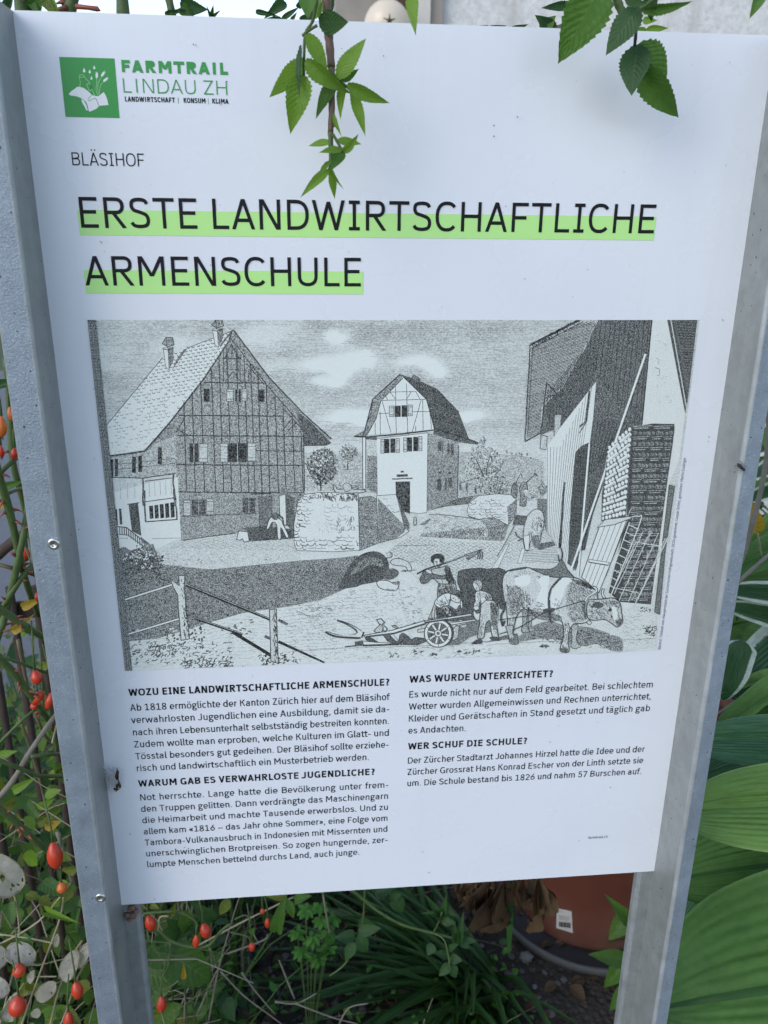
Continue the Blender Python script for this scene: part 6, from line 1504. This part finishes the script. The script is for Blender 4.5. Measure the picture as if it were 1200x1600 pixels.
for x, y in ((478,1425),(502,1440),(465,1460),(488,1470),(512,1482),(470,1490),(495,1500),(520,1440),(500,1420),(512,1462)):
    c = at(x, y, .40 + rnd.uniform(-.03, .03)); stem(spg, [Vector((spg.location.x, .4, 0)), (c + Vector((spg.location.x, .4, 0)))/2 + Vector((0, 0, .03)), c], .0012, M['stem'], 'stalk', 5)
    for k in range(8):
        a = k*.785 + rnd.uniform(-.2, .2); d = Vector((math.cos(a), math.sin(a), rnd.uniform(-.2, .5)))*.017; place(pick('spurge'), c + Vector((0, 0, rnd.uniform(-.01, .01))), c + d, .009, spg, face=Vector((0, -.5, 1)))
nt_ = thing('broad_leaf_weed', 'wide toothed green leaves low beside the left post foot', 'plant', Vector((at(280, 1560, .22).x, .22, 0)))
for bx, by, tx, ty, w, k_ in [(262,1488,332,1535,56,'nettle'),(250,1480,300,1440,34,'roseD'),(285,1462,265,1440,30,'roseD'),(235,1475,262,1510,44,'nettle'),(220,1520,262,1530,40,'nettle'),(225,1560,255,1540,36,'nettle'),(240,1600,275,1575,34,'nettle'),(300,1450,285,1428,30,'nettle'),(330,1440,310,1420,26,'roseD'),(215,1540,240,1570,36,'roseD')]:
    place(pick(k_), at(bx, by, .2), at(tx, ty, .18), wpx(w, .2, bx, by), nt_); stem(nt_, [Vector((nt_.location.x, .22, 0)), at(bx, by+10, .21), at(bx, by, .2)], .0012, M['stem'], 'stalk', 5)
sprig = thing('straw_twig', 'pale straight dry stem leaning across the soil below the panel', 'dry twig', at(330, 1480, .16)); stem(sprig, [at(308, 1478, .18), at(380, 1440, .16), at(458, 1402, .14)], .0012, M['straw'], 'stalk', 6)
dst = thing('dry_stalk', 'grey dead branching stalk standing on the gravel', 'stem', Vector((at(330, 1590, .3).x, .3, 0)))
for pts in ([(325,1600),(338,1530),(345,1500),(365,1430),(378,1390)], [(308,1585),(330,1535),(340,1515)], [(345,1518),(380,1555),(420,1585),(440,1600)], [(378,1520),(400,1550),(430,1585)], [(460,1560),(440,1510),(436,1500)], [(430,1565),(462,1568),(495,1552)], [(462,1568),(520,1590),(560,1600)], [(530,1600),(545,1575),(575,1568)], [(505,1400),(515,1460),(495,1340)], [(288,1600),(290,1520),(292,1400)], [(355,1490),(410,1470),(418,1460)]): stem(dst, [at(x, y, .3) for x, y in pts], .0016, M['grey_stem'], 'stalk', 6, .6)
# pebbles on the soil
mb = MB(); r4 = random.Random(2)
ico = bmesh.new(); bmesh.ops.create_icosphere(ico, subdivisions=1, radius=1); iv = [v.co.copy() for v in ico.verts]; iff = [tuple(v.index for v in f.verts) for f in ico.faces]; ico.free()
for _ in range(1500):
    x, y = r4.uniform(-.35, .75), r4.uniform(.2, 1.2); s = r4.uniform(.003, .010)*(1.8 if r4.random() < .06 else 1); sc = Vector((r4.uniform(.7, 1.3), r4.uniform(.7, 1.3), r4.uniform(.5, .8)))*s; a = Matrix.Rotation(r4.uniform(0, 6.28), 3, 'Z')
    mb.add([Vector((x, y, .003 + s*.3)) + a @ Vector((q.x*sc.x, q.y*sc.y, q.z*sc.z))*r4.uniform(.88, 1.1) for q in iv], iff, r4.choice((0, 0, 0, 1)), 0, False)
mb.build('gravel', [m_plain('pebble_grey', (.10, .092, .08), .85, .4, 20), m_plain('pebble_pale', (.17, .16, .145), .85, .3, 20)], None, 'stuff')
mb = MB(); r7 = random.Random(44)
for _ in range(420):                                    # dry leaves and crumbs lying on the soil
    c = Vector((r7.uniform(-.3, .9), r7.uniform(.15, 1.0), r7.uniform(.004, .016))); L_ = r7.uniform(.012, .042); a = r7.uniform(0, 6.28); x = Vector((math.cos(a), math.sin(a), r7.uniform(-.25, .25)))*L_; y = Vector((-math.sin(a), math.cos(a), r7.uniform(-.3, .3)))*L_*r7.uniform(.25, .5)
    V = []; UV = []
    for i in range(5):
        u = i/4; w_ = math.sin(math.pi*(u*.9+.05))
        for v in (-1, 0, 1): V.append(c + x*(u-.5) + y*v*w_*.8 + Vector((0, 0, abs(v)*w_*L_*.2 + r7.uniform(0, .004)))); UV.append((u, v*.5+.5))
    mb.add(V, [(i*3+j, i*3+j+1, i*3+j+4, i*3+j+3) for i in range(4) for j in range(2)], 0, 0, True, UV)
lm = mb.mesh('leaf_litter', uv=True); lm.materials.append(M['dead']); link('leaf_litter', lm, None, None, 'stuff')
undergrowth('creeper', [(-.02, .62, .30, .62, 0, .10, 1)], 520, ['roseD', 'spurge', 'roseD', 'rose'], 23, .012, .026)
blades('fallen_straw', [(-.2, .5, .2, .9, 1)], 130, .06, .2, [M['straw'], M['dead']], 9, .0012, 3.0)
undergrowth('ground_cover', [(.05, .40, .72, 1.3, 0, .34, .8), (.40, 1.0, 1.05, 1.5, 0, .4, .5), (-.05, .06, .2, .5, 0, .3, .12)], 1500, ['roseD', 'rose', 'strap'], 12, .025, .05)
# terracotta pot
pc = at(918, 1520, .70); pc = Vector((pc.x, .76, 0)); KP = 1.22
pot = thing('terracotta_pot', 'large terracotta flower pot with a price sticker behind the right post', 'pot', pc)
tt = NT('terracotta'); t1_ = tt.noise(12, 5, .6); t2_ = tt.noise(3, 3)
tt.base(tt.mix(tt.ramp(t2_, [(.45, (0, 0, 0)), (.75, (1, 1, 1))]), tt.mix(t1_, (.115, .032, .017), (.165, .046, .024)), (.20, .11, .08))); tt.set(Roughness=.75); tt.bump(t1_, .2, .003)
M['terra'] = tt.m
mb = MB(pc); mb.lathe([(.001, .012), (.135, .012), (.140, .02), (.165, .16), (.185, .30), (.188, .31), (.205, .31), (.210, .318), (.210, .372), (.205, .38), (.190, .38), (.186, .372), (.184, .34), (.001, .335)], 48, 0, pc); mb.v = [(v[0]*KP, v[1]*KP, (v[2]-.012)*KP*1.25+.012) for v in mb.v]; mb.build('body', M['terra'], pot)
mb = MB(pc); mb.lathe([(.001, 0), (.175, 0), (.196, .012), (.200, .034), (.194, .036), (.186, .016), (.001, .0118)], 48, 0, pc); mb.v = [(v[0]*KP*.96, v[1]*KP*.96, v[2]) for v in mb.v]; mb.build('saucer', m_plain('grey_saucer', (.075, .075, .072), .7, .3, 25), pot)
# sticker: a curved label on the pot
sc_ = at(881, 1438, .66)
ang = math.atan2(sc_.y - .14 - pc.y if False else -.16, sc_.x - pc.x)
def potpt(px, py, off=.0012):
    d = ray(px, py).normalized(); o_ = CAM - pc
    # march to the wall of the pot
    tcur = .8
    for _ in range(4000):
        q = CAM + d*tcur; z = q.z; z = (z-.012)/(KP*1.25)+.012; rr = (.140 + .025*(z-.02)/.14 if z < .16 else .165 + .020*(z-.16)/.14)*KP + off
        if math.hypot(q.x-pc.x, q.y-pc.y) <= rr: return q
        tcur += .0005
    return at(px, py, .58)
tag_ = thing('price_sticker', 'small white price sticker with a barcode on the terracotta pot', 'sticker', potpt(881, 1438))
def spatch(name, quad, mat, off, n=5):
    mb = MB(tag_.location); V = []; a, b, c, d = quad
    for j in range(n+1):
        for i in range(n+1):
            u, v = i/n, j/n; x = (a[0]*(1-u)+b[0]*u)*(1-v) + (d[0]*(1-u)+c[0]*u)*v; y = (a[1]*(1-u)+b[1]*u)*(1-v) + (d[1]*(1-u)+c[1]*u)*v; V.append(potpt(x, y, off))
    mb.add(V, [(j*(n+1)+i, j*(n+1)+i+1, (j+1)*(n+1)+i+1, (j+1)*(n+1)+i) for j in range(n) for i in range(n)], 0, 0, True); return mb.build(name, mat, tag_)
spatch('label_paper', [(870,1419),(893,1424),(895,1458),(869,1450)], m_plain('sticker_paper', (.62, .60, .56), .6, .1, 60), .0012)
bx0 = 873.5
for i, w in enumerate((1.2, .6, 1.8, .6, 1.0, 1.6, .6, 1.2, .8, 1.4)):
    spatch('barcode_bar', [(bx0,1440+.2*i),(bx0+w,1440.2+.2*i),(bx0+w,1448.2+.25*i),(bx0,1448+.25*i)], M['ink'], .0022, 1); bx0 += w + .75
for yy, xw in ((1423, 6), (1430, 18), (1432.5, 17), (1435, 16)): spatch('print_line', [(873,yy),(873+xw,yy+xw*.2),(873+xw,yy+xw*.2+.7),(873,yy+.7)], M['grey_wood'], .0022, 2)
pl = thing('leafy_shoot', 'soft green shoot with pointed leaves between the pot and the right post', 'plant', Vector((at(965, 1560, .45).x, .45, 0)))
for bx, by, tx, ty, w, k_ in [(988,1425,950,1470,30,'rose'),(985,1440,962,1415,22,'rose'),(978,1500,928,1492,26,'rose'),(982,1500,942,1545,28,'rose'),(985,1540,952,1580,24,'rose'),(990,1520,975,1566,22,'fresh')]: place(pick(k_), at(bx, by, .36), at(tx, ty, .34), wpx(w, .36, bx, by), pl)
stem(pl, [Vector((pl.location.x, .45, 0)), at(985, 1540, .4), at(985, 1440, .36), at(988, 1400, .35)], .002, M['stem'], 'stalk')

# ------------------------------------------------------------------ plantain lilies (hostas) to the right
hs = thing('hosta', 'broad green ribbed hosta leaves below the right post', 'plant', Vector((at(1290, 1480, .22).x, .25, 0)))
def hl(parent, bx, by, tx, ty, w, key, Yb, Yt, roll=0.0, var=0, bend=.95, face=None):
    o = place(LEAF[key][var], at(bx, by, Yb), at(tx, ty, Yt), wpx(w, (Yb+Yt)/2, (bx+tx)/2, (by+ty)/2), parent, roll=roll, bend=bend, face=face)
    b0 = at(bx, by, Yb); stem(parent, [Vector((parent.location.x, parent.location.y, 0)), (b0 + Vector((parent.location.x, parent.location.y, 0)))/2 + Vector((.01, 0, .06)), b0], .0035, M['stem'], 'leaf_stalk', 6)
    return o
for bx, by, tx, ty, w, key, Yb, Yt, roll, var in [(1385,1520,1043,1565,345,'hosta',.05,.02,.1,1),(1310,1345,1078,1350,170,'hosta',.20,.15,.3,2),(1345,1262,1086,1262,150,'hostaL',.07,.03,.1,1),(1330,1165,1106,1150,95,'hostaB',.16,.10,.2,1),
    (1230,1170,1098,1205,80,'hostaB',.24,.2,.3,0),(1180,1360,1060,1470,90,'hostaB',.20,.16,.2,0),(1280,1420,1090,1420,110,'hosta',.22,.2,.3,0),(1250,1620,1040,1640,150,'hosta',.1,.1,.3,0),(1320,1080,1180,1100,80,'hosta',.3,.25,.3,1),(1300,1300,1105,1330,90,'hosta',.25,.21,-.3,0),(1290,1440,1085,1400,70,'hostaB',.26,.22,-.2,1),(1260,1230,1110,1235,70,'hosta',.22,.19,.4,2),(1240,1130,1150,1165,60,'hosta',.3,.26,-.3,0)]:
    hl(hs, bx, by, tx, ty, w, key, Yb, Yt, roll, var)
hv = thing('variegated_hosta', 'white edged variegated hosta leaves beside the upper right post', 'plant', Vector((at(1260, 1100, .45).x, .45, 0)))
for bx, by, tx, ty, w, key, Yb, Yt, roll, var in [(1260,935,1150,918,42,'hostaV',.28,.24,.2,1),(1280,985,1148,945,46,'hostaV',.3,.24,.2,0),(1260,1000,1160,1070,110,'hostaV',.3,.22,.1,1),(1160,1000,1132,1098,52,'hostaV',.22,.2,-.3,0),(1225,1075,1120,1120,46,'hostaL',.2,.16,.7,2),(1210,1060,1140,1062,22,'hostaL',.24,.2,.7,2),
    (1250,845,1150,880,56,'hosta',.42,.34,.3,1),(1260,905,1150,905,50,'hosta',.42,.36,.3,0),(1240,800,1162,850,40,'hostaL',.46,.4,.3,1),(1230,720,1178,740,34,'hostaV',.6,.55,.3,0),(1230,760,1172,775,30,'hostaV',.6,.55,.3,1),(1250,1010,1165,990,60,'hosta',.45,.4,.3,0),(1240,860,1175,832,30,'hosta',.5,.46,.3,0)]:
    hl(hv, bx, by, tx, ty, w, key, Yb, Yt, roll, var)
yl = thing('yellow_leaf', 'single withered yellow leaf beside the right post above the hostas', 'leaf', at(1176, 808, .33)); place(LEAF['yellow'][1], at(1184, 832, .33), at(1172, 785, .32), wpx(26, .33, 1176, 808), yl, 'blade'); stem(yl, [at(1190, 870, .36), at(1184, 832, .33)], .0012, M['straw'], 'leaf_stalk')
bs = thing('bare_stem', 'grey bare stem rising past the right post in front of the hostas', 'stem', at(1185, 800, .25))
stem(bs, [at(1146, 905, .25), at(1165, 855, .25), at(1188, 770, .25), at(1200, 690, .25), at(1203, 560, .25)], .0038, M['grey_stem'], 'stalk', 8, .8); stem(bs, [at(1150, 912, .22), at(1175, 890, .22), at(1215, 855, .22)], .003, M['grey_stem'], 'stalk', 8, .8)
stem(bs, [at(1120, 1118, .2), at(1150, 1095, .2), at(1180, 1080, .2)], .0022, M['grey_stem'], 'stalk', 6, .8); stem(bs, [at(1165, 1120, .2), at(1190, 1098, .2), at(1215, 1078, .2)], .0018, M['straw'], 'stalk', 6, .8)
undergrowth('shrubbery', [(.66, 1.9, .65, 1.7, 0, 1.25, 1), (.95, 1.4, .4, .65, 0, .5, .15)], 2600, ['roseD', 'rose', 'strap'], 14, .04, .09)

# ------------------------------------------------------------------ small creatures and lumps on the sign
fc = at(1155, 728, D_)
fly = thing('fly', 'dark fly sitting on the right steel post', 'fly', fc)
M['flyb'] = m_plain('fly_black', (.02, .02, .022), .35); fw = NT('fly_wing'); fw.base((.06, .06, .06)); fw.set(Roughness=.5, Alpha=.4); M['flyw'] = fw.m
mb = MB(fc); ax = Vector((.75, -.12, -.62)).normalized(); c0 = fc + Vector((0, -.0022, 0))
mb.lathe([(.00001, -.0046), (.0011, -.0036), (.0017, -.0018), (.0015, .0002), (.0016, .0014), (.0014, .0026), (.0007, .0031), (.0012, .0036), (.0014, .0044), (.0008, .0053), (.00001, .0055)], 10, 0, c0, ax); mb.build('body', M['flyb'], fly)
side = Vector((0, -1, 0)).cross(ax).normalized()
for s in (-1, 1):
    mb = MB(fc); b_ = c0 + Vector((0, -.0014, 0)) + ax*.001; d1 = (-ax*.9 + side*s*.42).normalized(); q = [b_, b_ + d1*.003 + side*s*.0012, b_ + d1*.0068 + side*s*.0008, b_ + d1*.0072 - side*s*.0006, b_ + d1*.0035 - side*s*.0009]
    mb.add(q, [(0,1,2,3,4)]); mb.build('wing', M['flyw'], fly)
    for k in (-1, 0, 1):
        mb = MB(fc); h0 = c0 + ax*(.0012+k*.001) + side*s*.001; mb.tube([h0, h0 + side*s*.002 + ax*k*.0012 + Vector((0, -.0006, 0)), h0 + side*s*.0034 + ax*k*.0024 + Vector((0, .0019, 0))], .00018, 4); mb.build('leg', M['flyb'], fly)
wb = thing('spider_silk', 'white spider silk tuft with a dry brown leaf scrap at the left panel edge', 'cobweb', at(178, 1218, -.004))
M['silk'] = m_plain('white_silk', (.72, .73, .74), .6); r5 = random.Random(9); mb = MB(wb.location)
for _ in range(90):
    a = at(r5.gauss(172, 5), r5.gauss(1215, 10), -.0015); b_ = at(r5.gauss(176, 7), r5.gauss(1216, 12), -.006); mb.tube([a, (a+b_)/2 + Vector((r5.uniform(-.002, .002), -.002, r5.uniform(-.002, .002))), b_], .0002, 3)
mb.build('silk_threads', M['silk'], wb, 'stuff')
for bx, by, tx, ty, w in [(183,1200,187,1234,4),(187,1222,180,1238,5),(177,1232,186,1234,4)]: place(LEAF['dead'][0], at(bx, by, -.007), at(tx, ty, -.008), wpx(w, 0, bx, by), wb, 'leaf_scrap', roll=.4)
M['mud'] = m_plain('dry_mud', (.20, .12, .085), .95, .4, 150, .8); md = thing('mud_nest', 'small brown lump of dried mud under the lower left panel corner', 'mud nest', at(206, 1425, .001)); mb = MB(md.location)
for x, y, s in ((206,1419,7),(199,1430,6),(208,1431,7.5),(213,1424,5),(202,1437,5)):
    c = at(x, y, .001); s /= ppm(0, x, y); mb.add([c + Vector((q.x*s*r5.uniform(.85, 1.15), q.y*s*.7, q.z*s*r5.uniform(.7, 1.05))) for q in iv], iff, 0, 0, True)
mb.build('lump', M['mud'], md)
